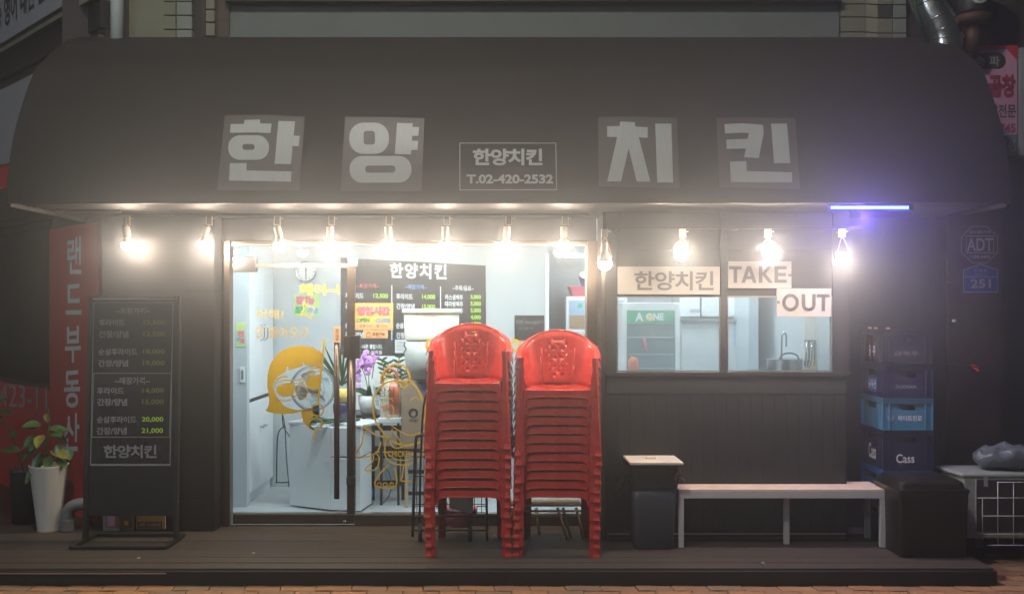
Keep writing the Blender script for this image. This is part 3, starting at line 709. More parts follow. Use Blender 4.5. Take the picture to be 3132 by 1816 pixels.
fy, ry = -.735, -.36
A0 = (X(216, fy), fy, 0); A1 = (X(507, fy), fy, 0); B0 = (X(292, ry), ry, 0); B1 = (X(562, ry), ry, 0)
for a, b in ((A0, A1), (B0, B1), (A0, B0), (A1, B1)): ms.add(bar(a, b), 'base_bar', 'board_frame', bevel=.002)
for p, q in (((262, 930), (262, 1652)),): pass
def mline(pts, mat='line_grey', wd=3, off=.002, closed=True): shape_on(ms, strokeloop(pts, wd, closed), h, mat, off, 'border')
mline([(287, 925), (529, 925), (520, 1421), (277, 1421)], 'line_grey', 3)
mline([(287, 1141), (524, 1141), (518, 1336), (281, 1336)], 'print_blue' if False else 'line_grey', 3, .003)
rows_ = [('~포장가격~', None, 354, 460, 941, 960), ('후라이드', '12,500', 303, 382, 976, 997), ('간장/양념', '13,500', 302, 393, 1011, 1033), ('순살후라이드', '18,000', 301, 420, 1065, 1086), ('간장/양념', '19,000', 300, 392, 1100, 1121),
         ('~매장가격~', None, 352, 458, 1153, 1175), ('후라이드', '14,000', 297, 379, 1184, 1205), ('간장/양념', '15,000', 297, 389, 1218, 1240), ('순살후라이드', '20,000', 296, 417, 1272, 1293), ('간장/양념', '21,000', 295, 387, 1306, 1328)]
for i, (a, b, x0, x1, y0, y1) in enumerate(rows_):
    text_on(ms, a, (x0, y0, x1, y1), h, 'print_grey' if b else 'line_grey', .03, off=.003)
    if b: text_on(ms, b, (440-i*.8, y0+2, 507-i*.9, y1-2), h, 'print_olive' if i < 8 else 'print_green', .03, off=.003)
text_on(ms, '한양치킨', (317, 1360, 479, 1400), h, 'print_grey', .03, off=.003, spacing=.9)
# posters leaning behind the stand
for k, (bx, mt, lab) in enumerate((((315, 1530, 410, 1622), 'sign_white', 'dark framed photo poster leaning behind the menu stand, left one'), ((416, 1530, 505, 1618), 'poster_peach', 'orange bordered price poster leaning behind the menu stand, right one'))):
    yy = -.26; t = T('poster', lab, 'poster', P((bx[0]+bx[2])/2, 1625, yy), 'posters behind the menu stand')
    t.add(MB().box(X(bx[0], yy), X(bx[2], yy), yy, yy+.012, Z(bx[3], yy), Z(1440, yy)), 'sheet', mt)
    if k == 0:
        sheet(t, (324, 1450, 404, 1612), yy-.003, 'print_brown', 'photo', .0028); sheet(t, (328, 1576, 350, 1608), yy-.0055, 'sign_pink', 'inset', .002)
        sheet(t, (380, 1592, 392, 1606), yy-.0055, 'poster_yellow', 'inset', .002)
    else:
        sheet(t, (421, 1455, 500, 1612), yy-.003, 'poster_yellow', 'photo', .0028); sheet(t, (420, 1594, 496, 1612), yy-.0055, 'print_brown', 'price_band', .002)
        text_on(t, '6인 11,000원', (426, 1598, 492, 1609), FP(yy-.006).hit, 'print_white', .03)
# ================================================================== RED CHAIRS
def chair_proto():
    r = thing('plastic_chair', '', 'chair')
    pl = M['red_plastic']
    zs_, za = .44, .64
    # back and arm shell : a U in plan
    NU, NV = 40, 8
    def plan(u):           # u -1..1
        a = u*PI/2*1.10
        sx = math.sin(a); cx_ = math.cos(a)
        x = .258*(abs(sx)**.62)*(1 if sx > 0 else -1); y = .245*(1 if cx_ > 0 else -1)*abs(cx_)**.72
        if abs(u) > .9: y = .245*-(abs(math.cos(PI/2*1.10*.9+0))**.72)*(1) if False else y
        return x, y
    def top(u):
        x, y = plan(u); k = math.sqrt(max(0, 1-(x/.2585)**2)) if y > 0 else 0
        return za+.012+.178*k-.012*max(0, (abs(u)-.8)/.2)
    sh = MB(); outer, inner = [], []
    for side, dst in ((0, inner), (1, outer)):
        for i in range(NU+1):
            u = -1+2*i/NU; x, y = plan(u); tp = top(u); col = []
            for j in range(NV+1):
                t = j/NV; z = zs_-.01+(tp-zs_+.01)*t
                ins = .84+.16*t**.8
                bx_, by_ = x*ins, (y*(.86+.14*t) if y > 0 else y*(.95+.05*t))
                ln = math.hypot(bx_, by_) or 1
                if side: bx_, by_ = bx_*(1+.007/ln), by_*(1+.007/ln)
                col.append(sh.b.verts.new((bx_, by_, z)))
            dst.append(col)
    for g_ in (inner, outer):
        for i in range(NU):
            for j in range(NV): sh.b.faces.new((g_[i][j], g_[i+1][j], g_[i+1][j+1], g_[i][j+1]))
    for i in range(NU):
        sh.b.faces.new((inner[i][0], inner[i+1][0], outer[i+1][0], outer[i][0])); sh.b.faces.new((inner[i][NV], inner[i+1][NV], outer[i+1][NV], outer[i][NV]))
    for i in (0, NU):
        for j in range(NV): sh.b.faces.new((inner[i][j], inner[i][j+1], outer[i][j+1], outer[i][j]))
    back = sh.done('backrest', 'red_plastic', r, smooth=True)
    # cutters : grip slot, diamonds, side slits
    ct = MB()
    ct.prism([Vector((x, -.1, z)) for x, z in rrect(-.036, .752, .036, .776, .0118)], (0, .5, 0))
    for rI in range(8):
        for cI in range(-3, 4):
            if (rI+cI) % 2: continue
            zc_ = .722-rI*.031; xc = cI*.030
            if abs(xc) > .10-.0035*rI: continue
            big = 1 if (abs(cI) <= 1) else .75
            d_ = .0085*big
            ct.prism([Vector((xc-d_, -.1, zc_)), Vector((xc, -.1, zc_+d_)), Vector((xc+d_, -.1, zc_)), Vector((xc, -.1, zc_-d_))], (0, .5, 0))
    for s_ in (-1, 1):
        for k in range(5):
            y0 = -.16+k*.05
            ct.prism([Vector((s_*.12, y0, .50)), Vector((s_*.12, y0+.012, .50)), Vector((s_*.12, y0+.030, .60)), Vector((s_*.12, y0+.018, .60))], (s_*.4, 0, 0))
    bmesh.ops.recalc_face_normals(ct.b, faces=ct.b.faces)
    co = ct.done('cutter', 'red_plastic')
    md = back.modifiers.new('b', 'BOOLEAN'); md.object = co; md.operation = 'DIFFERENCE'; md.solver = 'EXACT'
    dg = bpy.context.evaluated_depsgraph_get(); me = bpy.data.meshes.new_from_object(back.evaluated_get(dg)); back.modifiers.clear(); back.data = me
    bpy.data.objects.remove(co); me.materials.clear(); me.materials.append(pl)
    # rim : arms (wide) running round over the top of the back
    rm = MB(); prev = None; NR = 44
    for i in range(NR+1):
        u = -1+2*i/NR; x, y = plan(u); tp = top(u)
        wd = .046 if abs(u) > .62 else .020+.026*(abs(u)/.62)**2
        ln = math.hypot(x, y) or 1; ox, oy = x/ln, y/ln
        if abs(u) > .62: ox, oy = (1 if x > 0 else -1), 0
        ring = [rm.b.verts.new(v) for v in ((x-ox*.002, y-oy*.002, tp-.004), (x, y, tp+.006), (x+ox*wd*.8, y+oy*wd*.8, tp+.004), (x+ox*wd, y+oy*wd, tp-.022), (x+ox*(wd-.005), y+oy*(wd-.005), tp-.022), (x+ox*(wd*.75), y+oy*wd*.75, tp-.003))]
        if prev:
            for k in range(6): rm.b.faces.new((prev[k], prev[(k+1) % 6], ring[(k+1) % 6], ring[k]))
        else: rm.b.faces.new(ring)
        prev = ring
    rm.b.faces.new(prev[::-1]); rim = rm.done('armrest_rim', 'red_plastic', r, smooth=True)
    # lumbar ribs beside the lattice
    for s_ in (-1, 1):
        rb = MB().tube([(s_*.122, .205, .70), (s_*.112, .208, .60), (s_*.108, .205, .50), (s_*.104, .2, .45)], .0045, 8); rb.done('rib', 'red_plastic', r, smooth=True)
    # seat with rolled front edge
    se = MB(); NX, NY = 12, 10; grid = []
    for j in range(NY+1):
        t = j/NY; y = -.262+t*.45; hw = .228-.03*t; row = []
        for i in range(NX+1):
            s_ = -1+2*i/NX; z = zs_-.010*(1-s_*s_)*math.sin(PI*t)-(.004*(1-t*6)**2 if t < 1/6 else 0)
            row.append(se.b.verts.new((s_*hw, y+.01*s_*s_, z)))
        grid.append(row)
    for j in range(NY):
        for i in range(NX): se.b.faces.new((grid[j][i], grid[j][i+1], grid[j+1][i+1], grid[j+1][i]))
    so = se.done('seat', 'red_plastic', r, smooth=True); md = so.modifiers.new('s', 'SOLIDIFY'); md.thickness = .007; md.offset = -1
    # front frame : apron and the two broad front posts
    def fy_(z): return -.264-.048*(1-z/zs_) if z < zs_ else -.264+.02*(z-zs_)/.2
    def fx(z): return .262+.028*(1-z/.66)        # outer edge
    def fxi(z): return .228-.005*(1-z/.44) if z < .43 else .236
    zsl = [0, .08, .16, .24, .30, .34, .37, .39]
    ap = MB(); N = 16; prev = None
    for i in range(N+1):                      # apron arch
        s_ = -1+2*i/N; zb_ = .393-.06*abs(s_)**10
        x_ = s_*fxi(.4); a = ap.b.verts.new((x_, fy_(.434), .434)); b = ap.b.verts.new((x_, fy_(zb_), zb_)); c2 = ap.b.verts.new((x_, fy_(zb_)+.012, zb_-.001))
        if prev: ap.b.faces.new((prev[0], a, b, prev[1])); ap.b.faces.new((prev[1], b, c2, prev[2]))
        prev = (a, b, c2)
    ao = ap.done('apron', 'red_plastic', r); md = ao.modifiers.new('s', 'SOLIDIFY'); md.thickness = .004
    lip = []
    for k in range(25):
        a = PI-PI*k/24; cs, sn_ = math.cos(a), math.sin(a)
        z = .318+.075*abs(sn_)**.42; lip.append((.213*(1 if cs > 0 else -1)*abs(cs)**.28, fy_(z)-.0015, z))
    MB().tube(lip, .0042, 6).done('apron_lip', 'red_plastic', r, smooth=True)
    for s_ in (-1, 1):
        lg = MB(); prev = None
        for z in [0, .06, .14, .22, .30, .36, .42, .47, .54, .60, .655]:
            xo = fx(z); xi = .200+.028*min(1, z/.36) if z < .42 else .258-.0
            if z < .42: xi = .232-.010*(1-z/.42)+.0
            xi = min(xi, xo-.032)
            y = fy_(min(z, .66)); dp = .05
            ring = [lg.b.verts.new(v) for v in ((s_*xi, y+.030, z), (s_*xi, y, z), (s_*(xo-.006), y, z), (s_*xo, y+.006, z), (s_*xo, y+dp, z), (s_*(xo-.005), y+dp, z), (s_*(xo-.005), y+.010, z), (s_*(xi+.005), y+.005, z), (s_*(xi+.005), y+.030, z))]
            if prev:
                n_ = len(ring)
                for k in range(n_): lg.b.faces.new((prev[k], prev[(k+1) % n_], ring[(k+1) % n_], ring[k]))
            else: lg.b.faces.new(ring)
            prev = ring
        lg.b.faces.new(prev[::-1]); lo_ = lg.done('leg', 'red_plastic', r)
        md = lo_.modifiers.new('bv', 'BEVEL'); md.width = .002; md.segments = 1; md.limit_method = 'ANGLE'
        # foot cup that shows as a step in the stack
        ft = MB(); xo = fx(0)
        ft.hexa([(s_*(xo-.044), -.322, 0), (s_*(xo+.003), -.322, 0), (s_*(xo+.003), -.27, 0), (s_*(xo-.044), -.27, 0)], [(s_*(xo-.040), -.313, .020), (s_*(xo-.003), -.313, .020), (s_*(xo-.003), -.27, .018), (s_*(xo-.040), -.27, .018)])
        ft.hexa([(s_*(xo-.040), -.313, .018), (s_*(xo-.010), -.313, .018), (s_*(xo-.010), -.28, .018), (s_*(xo-.040), -.28, .018)], [(s_*(xo-.034), -.309, .036), (s_*(xo-.016), -.309, .036), (s_*(xo-.016), -.28, .034), (s_*(xo-.034), -.28, .034)])
        ft.done('foot', 'red_plastic', r, bevel=.003)
        rl = MB(); prev = None
        for z in [0, .1, .2, .3, .43]:
            x = .205+.008*(1-z/.43); y = .200+.055*(1-z/.43)
            ring = [rl.b.verts.new(v) for v in ((s_*(x-.025), y, z), (s_*(x+.025), y, z), (s_*(x+.025), y-.045, z), (s_*(x+.020), y-.045, z), (s_*(x+.020), y-.006, z), (s_*(x-.025), y-.006, z))]
            if prev:
                for k in range(6): rl.b.faces.new((prev[k], prev[(k+1) % 6], ring[(k+1) % 6], ring[k]))
            else: rl.b.faces.new(ring)
            prev = ring
        rl.b.faces.new(prev[::-1]); rl.done('leg', 'red_plastic', r)
    return r
ch = chair_proto()
ordn = ['bottom', 'second from the bottom', 'third from the bottom', 'fourth from the bottom', 'fifth from the bottom', 'sixth from the bottom', 'sixth from the top', 'fifth from the top', 'fourth from the top', 'third from the top', 'second from the top', 'top']
first = True
for side, px, pitch, rz in (('left', 1432, .0655, .0), ('right', 1707, .0613, .045)):
    for k in range(12):
        c = ch if first else copy_tree(ch); first = False
        fyy = -.93; yb = fyy+.302
        c.location = (X(px, fyy)+rr.uniform(-.003, .003)+(.0010*k if side == 'right' else -.0002*k), yb, k*pitch); c.rotation_euler = (0, 0, -rz+rr.uniform(-.016, .016))
        if side == 'right' : c.rotation_euler[1] = .0
        c['label'] = ('red plastic armchair, %s of the %s stack of chairs' % (ordn[k], side)); c['group'] = 'red plastic chairs stacked on the deck'
# ================================================================== BENCH
bf, br = 0, 0
Db = 1.65*F/(1676-948); Yf = Db+CY; bh = Z(1496, Yf); Yr = Yf+.31
bx0, bx1 = X(2076, Yf), X(2710, Yf)
be = T('bench', 'long low bench with pale wooden top and grey metal frame under the windows', 'bench', ((bx0+bx1)/2, (Yf+Yr)/2, 0))
be.add(MB().box(bx0+.001, bx1-.001, Yf+.001, Yr, bh-.012, bh), 'seat', 'bench_top', bevel=.002)
be.add(MB().box(bx0, bx1, Yf, Yf+.03, bh-.062, bh-.0125), 'front_rail', 'bench_frame', bevel=.002)
be.add(MB().box(bx0, bx1, Yr-.03, Yr, bh-.062, bh-.0125), 'back_rail', 'bench_frame', bevel=.002)
for x in (bx0, bx1-.038, (bx0*.47+bx1*.53)):
    for y in (Yf, Yr-.036):
        mid = bx0+.1 < x < bx1-.1
        if mid and y == Yf: y = Yf+.10
        elif mid: continue
        z1 = bh-.0625 if not mid else bh-.013
        l = be.add(MB().box(x, x+.036, y+.001, y+.036, .004, z1), 'leg', 'bench_frame', bevel=.0015)
        be.add(MB().box(x-.001, x+.037, y, y+.037, .0, .0035), 'foot_pad', 'rubber_black', parent=l)
be.add(MB().box(bx0+.04, bx1-.04, Yf+.05, Yr-.05, bh-.03, bh-.013), 'underside', 'bench_frame')
# ================================================================== RUBBISH BIN
Yb = 1.65*F/(1683-948)+CY; bc = (X(2003, Yb), Yb+.15)
bn = T('rubbish_bin', 'dark blue grey waste bin lined with a black bag under a cream board lid', 'bin', (bc[0], bc[1], 0))
def rring(cx_, cy_, hw, hd, z, r=.04, n=5):
    return [Vector((x, y, z)) for x, y in rrect(cx_-hw, cy_-hd, cx_+hw, cy_+hd, r, n)]
def loft(mb, rings):
    vs = [[mb.b.verts.new(v) for v in rg] for rg in rings]
    for a, b in zip(vs[:-1], vs[1:]):
        n = len(a)
        for k in range(n): mb.b.faces.new((a[k], a[(k+1) % n], b[(k+1) % n], b[k]))
    mb.b.faces.new(vs[0][::-1]); mb.b.faces.new(vs[-1]); return mb
wb = (2068-1932)/2/F*D(Yb); zt1 = Z(1478, Yb)
bn.add(loft(MB(), [rring(*bc, wb*.86, .115, .0, .035), rring(*bc, wb*.90, .125, .012, .04), rring(*bc, wb*.97, .14, zt1*.6, .045), rring(*bc, wb, .15, zt1, .045)]), 'body', 'bin_blue', smooth=True)
rb = random.Random(9); rings = []
for z, k, j in ((zt1-.035, 1.035, .006), (zt1-.0, 1.06, .012), (zt1+.06, 1.04, .014), (zt1+.09, 1.05, .015), (zt1+.118, 1.10, .012)):
    rg = rring(*bc, wb*k, .15*k, z, .04, 7)
    rings.append([v+Vector((rb.uniform(-j, j)-(.02 if z > zt1+.1 else 0), rb.uniform(-j, j), rb.uniform(-j, j)*(1.2 if z < zt1 else .6))) for v in rg])
bag = bn.add(loft(MB(), rings), 'bin_liner', 'bag_black', smooth=True)
fl = MB()   # crumpled flap hanging at the left
pa = [[Vector((bc[0]-wb*1.05-.02*i+rb.uniform(-.01, .01), bc[1]-.15+.04*j+rb.uniform(-.012, .012), zt1+.115-.032*i-(.02*i*(j % 2))+rb.uniform(-.012, .012))) for j in range(7)] for i in range(6)]
vs = [[fl.b.verts.new(v) for v in r] for r in pa]
for i in range(5):
    for j in range(6): fl.b.faces.new((vs[i][j], vs[i+1][j], vs[i+1][j+1], vs[i][j+1]))
o = bn.add(fl, 'bag_fold', 'bag_black', smooth=True); md = o.modifiers.new('s', 'SOLIDIFY'); md.thickness = .002
lz = Z(1414, Yb-.06)
ll = [(X(1927, Yb-.06), Yb-.06), (X(2091, Yb-.06), Yb-.06)]
y2 = Yb+.262; l2 = [(X(1906, y2), y2), (X(2062, y2), y2)]
q = [Vector((ll[0][0], ll[0][1], lz-.016)), Vector((ll[1][0], ll[1][1], lz-.016)), Vector((l2[1][0], l2[1][1], lz-.016)), Vector((l2[0][0], l2[0][1], lz-.016))]
bd = bn.add(MB().hexa(q, [v+Vector((0, 0, .016)) for v in q]), 'lid', 'bin_lid', bevel=.002)
xm = X(1990, Yb+.12); bn.add(MB().box(xm-.035, xm+.035, Yb+.09, Yb+.125, lz+.0005, lz+.014), 'lid_handle', 'bin_lid', bevel=.005, parent=bd)
for i, (px, py) in enumerate(((2078, 1442), (2082, 1462), (2074, 1470), (2088, 1468))):
    c = P(px, py, Yb+.1); o = MB().ball((0, 0, 0), .017, (.55 if i == 0 else 1, .3, 1.1 if i == 0 else .5), 12, .2).done('dry_leaf', 'dry_leaf', smooth=True, loc=c)
    o.parent = bn.o; o.location = c-bn.loc
# ================================================================== COOLER BOX
Yc = 1.65*F/(1706-948)+CY
cx0, cx1 = X(2752, Yc), X(2966, Yc); ch_ = Z(1512, Yc)
cb = T('cooler_box', 'black lidded delivery box at the right end of the bench', 'box', ((cx0+cx1)/2, Yc+.2, 0))
cb.add(loft(MB(), [rring((cx0+cx1)/2, Yc+.215, (cx1-cx0)/2-.012, .205, 0, .02), rring((cx0+cx1)/2, Yc+.215, (cx1-cx0)/2, .213, ch_, .02)]), 'body', 'cooler_black', bevel=.0)
cc = ((cx0+cx1)/2-.005, Yc+.215); hw = (cx1-cx0)/2
ld = cb.add(loft(MB(), [rring(*cc, hw+.008, .222, ch_+.003, .025), rring(*cc, hw+.012, .226, ch_+.03, .03), rring(*cc, hw-.012, .205, ch_+.034, .03), rring(*cc, hw-.015, .20, ch_+.070, .04), rring(*cc, hw-.035, .18, ch_+.085, .05)]), 'lid', 'cooler_black', bevel=.004)
cb.add(MB().box(cx1-.004, cx1+.022, Yc+.12, Yc+.2, ch_-.03, ch_+.02), 'latch', 'cooler_black', bevel=.004)
# ================================================================== AIR CONDITIONER UNIT
Ya = -.72; ax0, ax1 = X(2942, Ya), X(3200, Ya); az0, az1 = .07, Z(1447, Ya)
ac = T('air_conditioner_unit', 'grey green outdoor air conditioner unit with wire grille at the right edge', 'air conditioner', ((ax0+ax1)/2, Ya+.15, 0))
ac.add(MB().box(ax0+.012, ax1, Ya+.004, Ya+.34, az0, az1-.03), 'casing', 'unit_grey', bevel=.01)
ac.add(MB().hexa([(ax0, Ya-.004, az1-.03), (ax1, Ya-.004, az1-.03), (ax1, Ya+.36, az1-.03), (ax0-.03, Ya+.36, az1-.03)], [(ax0, Ya-.004, az1), (ax1, Ya-.004, az1), (ax1, Ya+.36, az1), (ax0-.03, Ya+.36, az1)]), 'top_cover', 'unit_grey', bevel=.012)
gx = X(2986, Ya)
ac.add(MB().box(gx, ax1, Ya-.004, Ya+.006, az0+.05, az1-.045), 'fan_opening', 'dark_wall')
ac.add(MB().box(gx-.004, gx, Ya-.006, Ya+.004, az0+.05, az1-.04), 'opening_edge', 'unit_grey')
for px in (3005, 3052, 3100, 3148): ac.add(MB().tube([(X(px, Ya-.02), Ya-.02, Z(1662 if px > 3010 else 1648, Ya)), (X(px, Ya-.02), Ya-.02, Z(1474 if px > 3010 else 1520, Ya))], .0032, 6), 'grille_wire', 'bench_frame', smooth=True)
for py_, x0 in ((1472, 3050), (1520, 2990), (1575, 3005), (1630, 2992), (1664, 3020)): ac.add(MB().tube([(X(x0, Ya-.022), Ya-.022, Z(py_, Ya)), (ax1, Ya-.022, Z(py_, Ya))], .0032, 6), 'grille_wire', 'bench_frame', smooth=True)
sheet(ac, (3010, 1456, 3022, 1487), Ya-.009, 'sign_white', 'label_sticker', .0025)
for x in (ax0+.1, ax1-.1): ac.add(MB().box(x, x+.06, Ya+.02, Ya+.30, -.0, az0-.001), 'foot', 'rubber_black')
pb = T('plastic_bag', 'crumpled translucent blue grey bag lying on the air conditioner unit', 'plastic bag', P(3065, 1446, Ya+.15))
m = MB(); m.ball((X(3075, Ya+.18), Ya+.18, az1+.075), .22, (1.1, .62, .40), 72, .0)
rg = random.Random(4); ph = [(rg.uniform(-60, 60), rg.uniform(-60, 60), rg.uniform(-60, 60), rg.uniform(0, 6)) for _ in range(10)]+[(rg.uniform(-14, 14), rg.uniform(-14, 14), rg.uniform(-14, 14), rg.uniform(0, 6)) for _ in range(6)]
for v in m.b.verts:
    k = sum(math.sin(v.co.x*a+v.co.y*b+v.co.z*c_+d_) for a, b, c_, d_ in ph)*.0075; v.co += Vector((.6, -.6, 1))*k*.62; v.co.z = max(v.co.z, az1+.001)
pb.add(m, 'bag_skin', 'plastic_bag', smooth=True)
# ================================================================== DRINK CRATES
Yk = -.52
def crate(label, zb_, hh, mat, texts, side, front_px=(2699, 2857), dx=0.0, rot=.0, low=False):
    x0, x1 = X(front_px[0], Yk)+dx, X(front_px[1], Yk)+dx; y0, y1 = Yk, Yk+.445
    t = T('drink_crate', label, 'crate', ((x0+x1)/2, (y0+y1)/2, zb_), 'drink crates stacked by the kiosk corner')
    z0, z1 = zb_+.003, zb_+hh-.002
    m = MB(); th_ = .008
    hz0, hz1 = z1-.085, z1-.045; hx0, hx1 = (x0+x1)/2-.055, (x0+x1)/2+.055; hy0, hy1 = (y0+y1)/2-.08, (y0+y1)/2+.08
    i_ = .012
    for ya, yb_ in ((y0+i_, y0+i_+th_), (y1-i_-th_, y1-i_)):
        m.box(x0+i_, x1-i_, ya, yb_, z0, hz0); m.box(x0+i_, hx0, ya, yb_, hz0, z1); m.box(hx1, x1-i_, ya, yb_, hz0, z1); m.box(hx0, hx1, ya, yb_, hz1, z1)
    for xa, xb in ((x0+i_, x0+i_+th_), (x1-i_-th_, x1-i_)):
        ya, yb_ = y0+i_+th_+.0005, y1-i_-th_-.0005
        m.box(xa, xb, ya, yb_, z0, hz0); m.box(xa, xb, ya, hy0, hz0, z1); m.box(xa, xb, hy1, yb_, hz0, z1); m.box(xa, xb, hy0, hy1, hz1, z1)
    m.box(x0+.03, x1-.03, y0+.03, y1-.03, z0, z0+.01)
    body = t.add(m, 'body', mat)
    rm = MB()
    for k in range(3):
        za = z1-.008-.013*k; rm.box(x0, x1, y0, y0+i_-.0005, za-.0025, za+.0025); rm.box(x0, x1, y1-i_+.0005, y1, za-.0025, za+.0025)
        rm.box(x0, x0+i_-.0005, y0+i_, y1-i_, za-.0025, za+.0025); rm.box(x1-i_+.0005, x1, y0+i_, y1-i_, za-.0025, za+.0025)
    rm.box(x0+.004, x1-.004, y0+.004, y0+i_-.001, z0, z0+.006); rm.box(x0+.004, x0+i_-.001, y0+i_, y1-i_, z0, z0+.006)
    t.add(rm, 'rim_ribs', mat, bevel=.0008)['kind'] = 'stuff'
    cp = MB()
    for xx in (x0+.002, x0+.05, x1-.012, x1-.060): cp.box(xx, xx+.008, y0+.002, y0+i_-.0008, z0+.006, z1-.04)
    for yy in (y0+.05, y0+.075, y1-.06, y1-.02): cp.box(x0+.002, x0+i_-.0008, yy, yy+.007, z0+.006, z1-.04)
    t.add(cp, 'corner_ribs', mat)['kind'] = 'stuff'
    for body_, bx, mt, bd in texts:
        text_on(t, body_, None, FP(y0+i_).hit, mt, bd, off=.0015, quad=[(bx[0], bx[1]), (bx[2], bx[1]), (bx[2], bx[3]), (bx[0], bx[3])])
    if side:
        s_ = MB(); s_.box(x0+i_-.003, x0+i_-.0005, hy0+.0, hy1, z0+.03, hz0-.02); t.add(s_, 'side_label', side[0])
        text_on(t, side[1], None, lambda a, b, off: Vector((x0+i_-.003-.0012, hy1-.01-(hy1-hy0-.02)*a, hz0-.03-(hz0-z0-.08)*b)), 'print_white', .03, quad=[(0, 0), (1, 0), (1, 1), (0, 1)])
    return t
zc_ = [0, .245, .49, .735, .985, 1.235]
tops = [Z(p, Yk) for p in (1545, 1438, 1317, 1217, 1115, 1009)]
zb2 = [0, tops[0], tops[1], tops[2], tops[3], tops[4]]
defs = [('plain dark crate at the very bottom of the crate stack', 'crate_slate', [], None),
        ('bright blue crate just above the bench level, second from the bottom', 'crate_blue', [], None),
        ('navy crate with white Cass lettering, third from the bottom', 'crate_navy', [('Cass', (2741, 1388, 2797, 1415), 'print_white', .018)], ('crate_navy', 'Cass')),
        ('teal crate with pale Korean brand lettering, third from the top', 'crate_teal', [('하이트진로', (2746, 1270, 2820, 1287), 'print_white', .02)], None),
        ('dark navy crate second from the top with DOOSAN lettering', 'crate_navy', [('DOOSAN', (2740, 1177, 2802, 1187), 'line_grey', .02)], ('crate_blue', '㈜두산')),
        ('dark slate crate on top of the crate stack', 'crate_slate', [('금복주', (2735, 1074, 2810, 1087), 'line_grey', .0)], ('crate_slate', '금복주'))]
for i, (lab, mt, tx, sd) in enumerate(defs):
    t = crate(lab, zb2[i], tops[i]-zb2[i], mt, tx, sd, dx=.0 if i % 2 else .004)
    if i == 3:
        shape_on(t, [[(2724+11*math.cos(a*PI/8)+(0 if a % 2 else 2), 1277+10*math.sin(a*PI/8)) for a in range(16)], [(2724+5*math.cos(a*PI/6), 1272+4.5*math.sin(a*PI/6)) for a in range(12)]], FP(Yk+.012).hit, 'print_grey', .0015, 'emblem')
gb = MAT('bottle_brown', (.05, .025, .012), .2, spec=.6); M['bottle_brown'] = gb
for k, (px, lab) in enumerate(((2660, 'brown bottle neck poking out at the back left of the top crate'), (2678, 'brown bottle neck in the middle of the top crate'), (2716, 'brown bottle neck at the right of the top crate'))):
    y = Yk+.30-.08*k; c = Vector((X(px, y), y, tops[-1]-.23)); t = T('bottle', lab, 'bottle', c, 'bottles in the top crate')
    t.add(MB().lathe([(.030, 0), (.032, .01), (.032, .14), (.014, .19), (.012, .235)], c, 16), 'glass_body', 'bottle_brown', smooth=True)
    t.add(MB().lathe([(.0135, .232), (.0145, .24), (.012, .247)], c, 14), 'cap', 'lamp_brass', smooth=True)
# ================================================================== SHOPPING TROLLEY (outside, behind left chair stack)
Yt = -.50
tr = T('shopping_trolley', 'black wire hand trolley standing behind the left chair stack', 'trolley', (X(1380, Yt), Yt+.1, 0))
def wire(pts, r=.0045, name='wire', mat='black_metal', par=None): return tr.add(MB().tube(pts, r, 8), name, mat, smooth=True, parent=par)
yh = Yt+.02
wire(smooth_path([P(1262, 1640, yh), P(1266, 1500, yh), P(1272, 1350, yh), P(1282, 1332, yh), P(1310, 1328, yh)], 5), .011, 'frame_tube')
wire(smooth_path([P(1283, 1600, yh+.02), P(1287, 1400, yh+.02), P(1296, 1240, yh+.02), P(1312, 1198, yh+.02), P(1345, 1192, yh+.02)], 5), .008, 'handle')
wire([P(1490, 1655, yh), P(1488, 1500, yh), P(1486, 1300, yh)], .009, 'frame_tube')
for px in (1285, 1437): 
    c = P(px, 1622, Yt+.0); wh = tr.add(MB().lathe([(.035, -.012), (.058, -.013), (.062, -.006), (.062, .006), (.058, .013), (.035, .012)], (c.x, c.y, .063), 24, (1, .12, 0)), 'wheel', 'rubber_black', smooth=True)
    tr.add(MB().lathe([(.02, -.014), (.034, -.012), (.034, .012), (.02, .014)], (c.x, c.y, .063), 18, (1, .12, 0)), 'rim', 'pvc_grey', smooth=True, parent=wh)
wire([P(1256, 1621, Yt), P(1492, 1621, Yt)], .006, 'axle')
for z in (.20, .26, .34, .46, .60): wire([(X(1262, yh), yh, z), (X(1488, yh), yh, z)], .0035)
for px in range(1275, 1490, 22): wire([(X(px, yh), yh, .20), (X(px, yh), yh, .60)], .0028)
for z in (.20, .60): wire([(X(1262, yh), yh, z), (X(1262, yh), yh+.22, z), (X(1488, yh), yh+.22, z), (X(1488, yh), yh, z)], .004)
wire([P(1262, 1578, Yt-.02), P(1480, 1578, Yt-.02)], .007, 'frame_tube')
pk = T('basket', 'pink red ribbed plastic basket held low in the trolley', 'basket', P(1410, 1606, Yt+.14))
m = MB(); kb_ = P(1408, 1606, Yt+.14); m.lathe([(.085, 0), (.115, .05), (.125, .125), (.13, .13)], kb_, 36)
pk.add(m, 'body', 'basket_pink', smooth=False)
bo = T('board', 'cream board with a cut corner stuck in the trolley', 'board', P(1410, 1560, Yt+.01))
shape_on(bo, [[(1374, 1500), (1448, 1500), (1447, 1562), (1440, 1570), (1374, 1552)]], FP(Yt+.012).hit, 'sign_cream', 0, 'face')
o = bo.o.children[0]; md = o.modifiers.new('s', 'SOLIDIFY'); md.thickness = .005
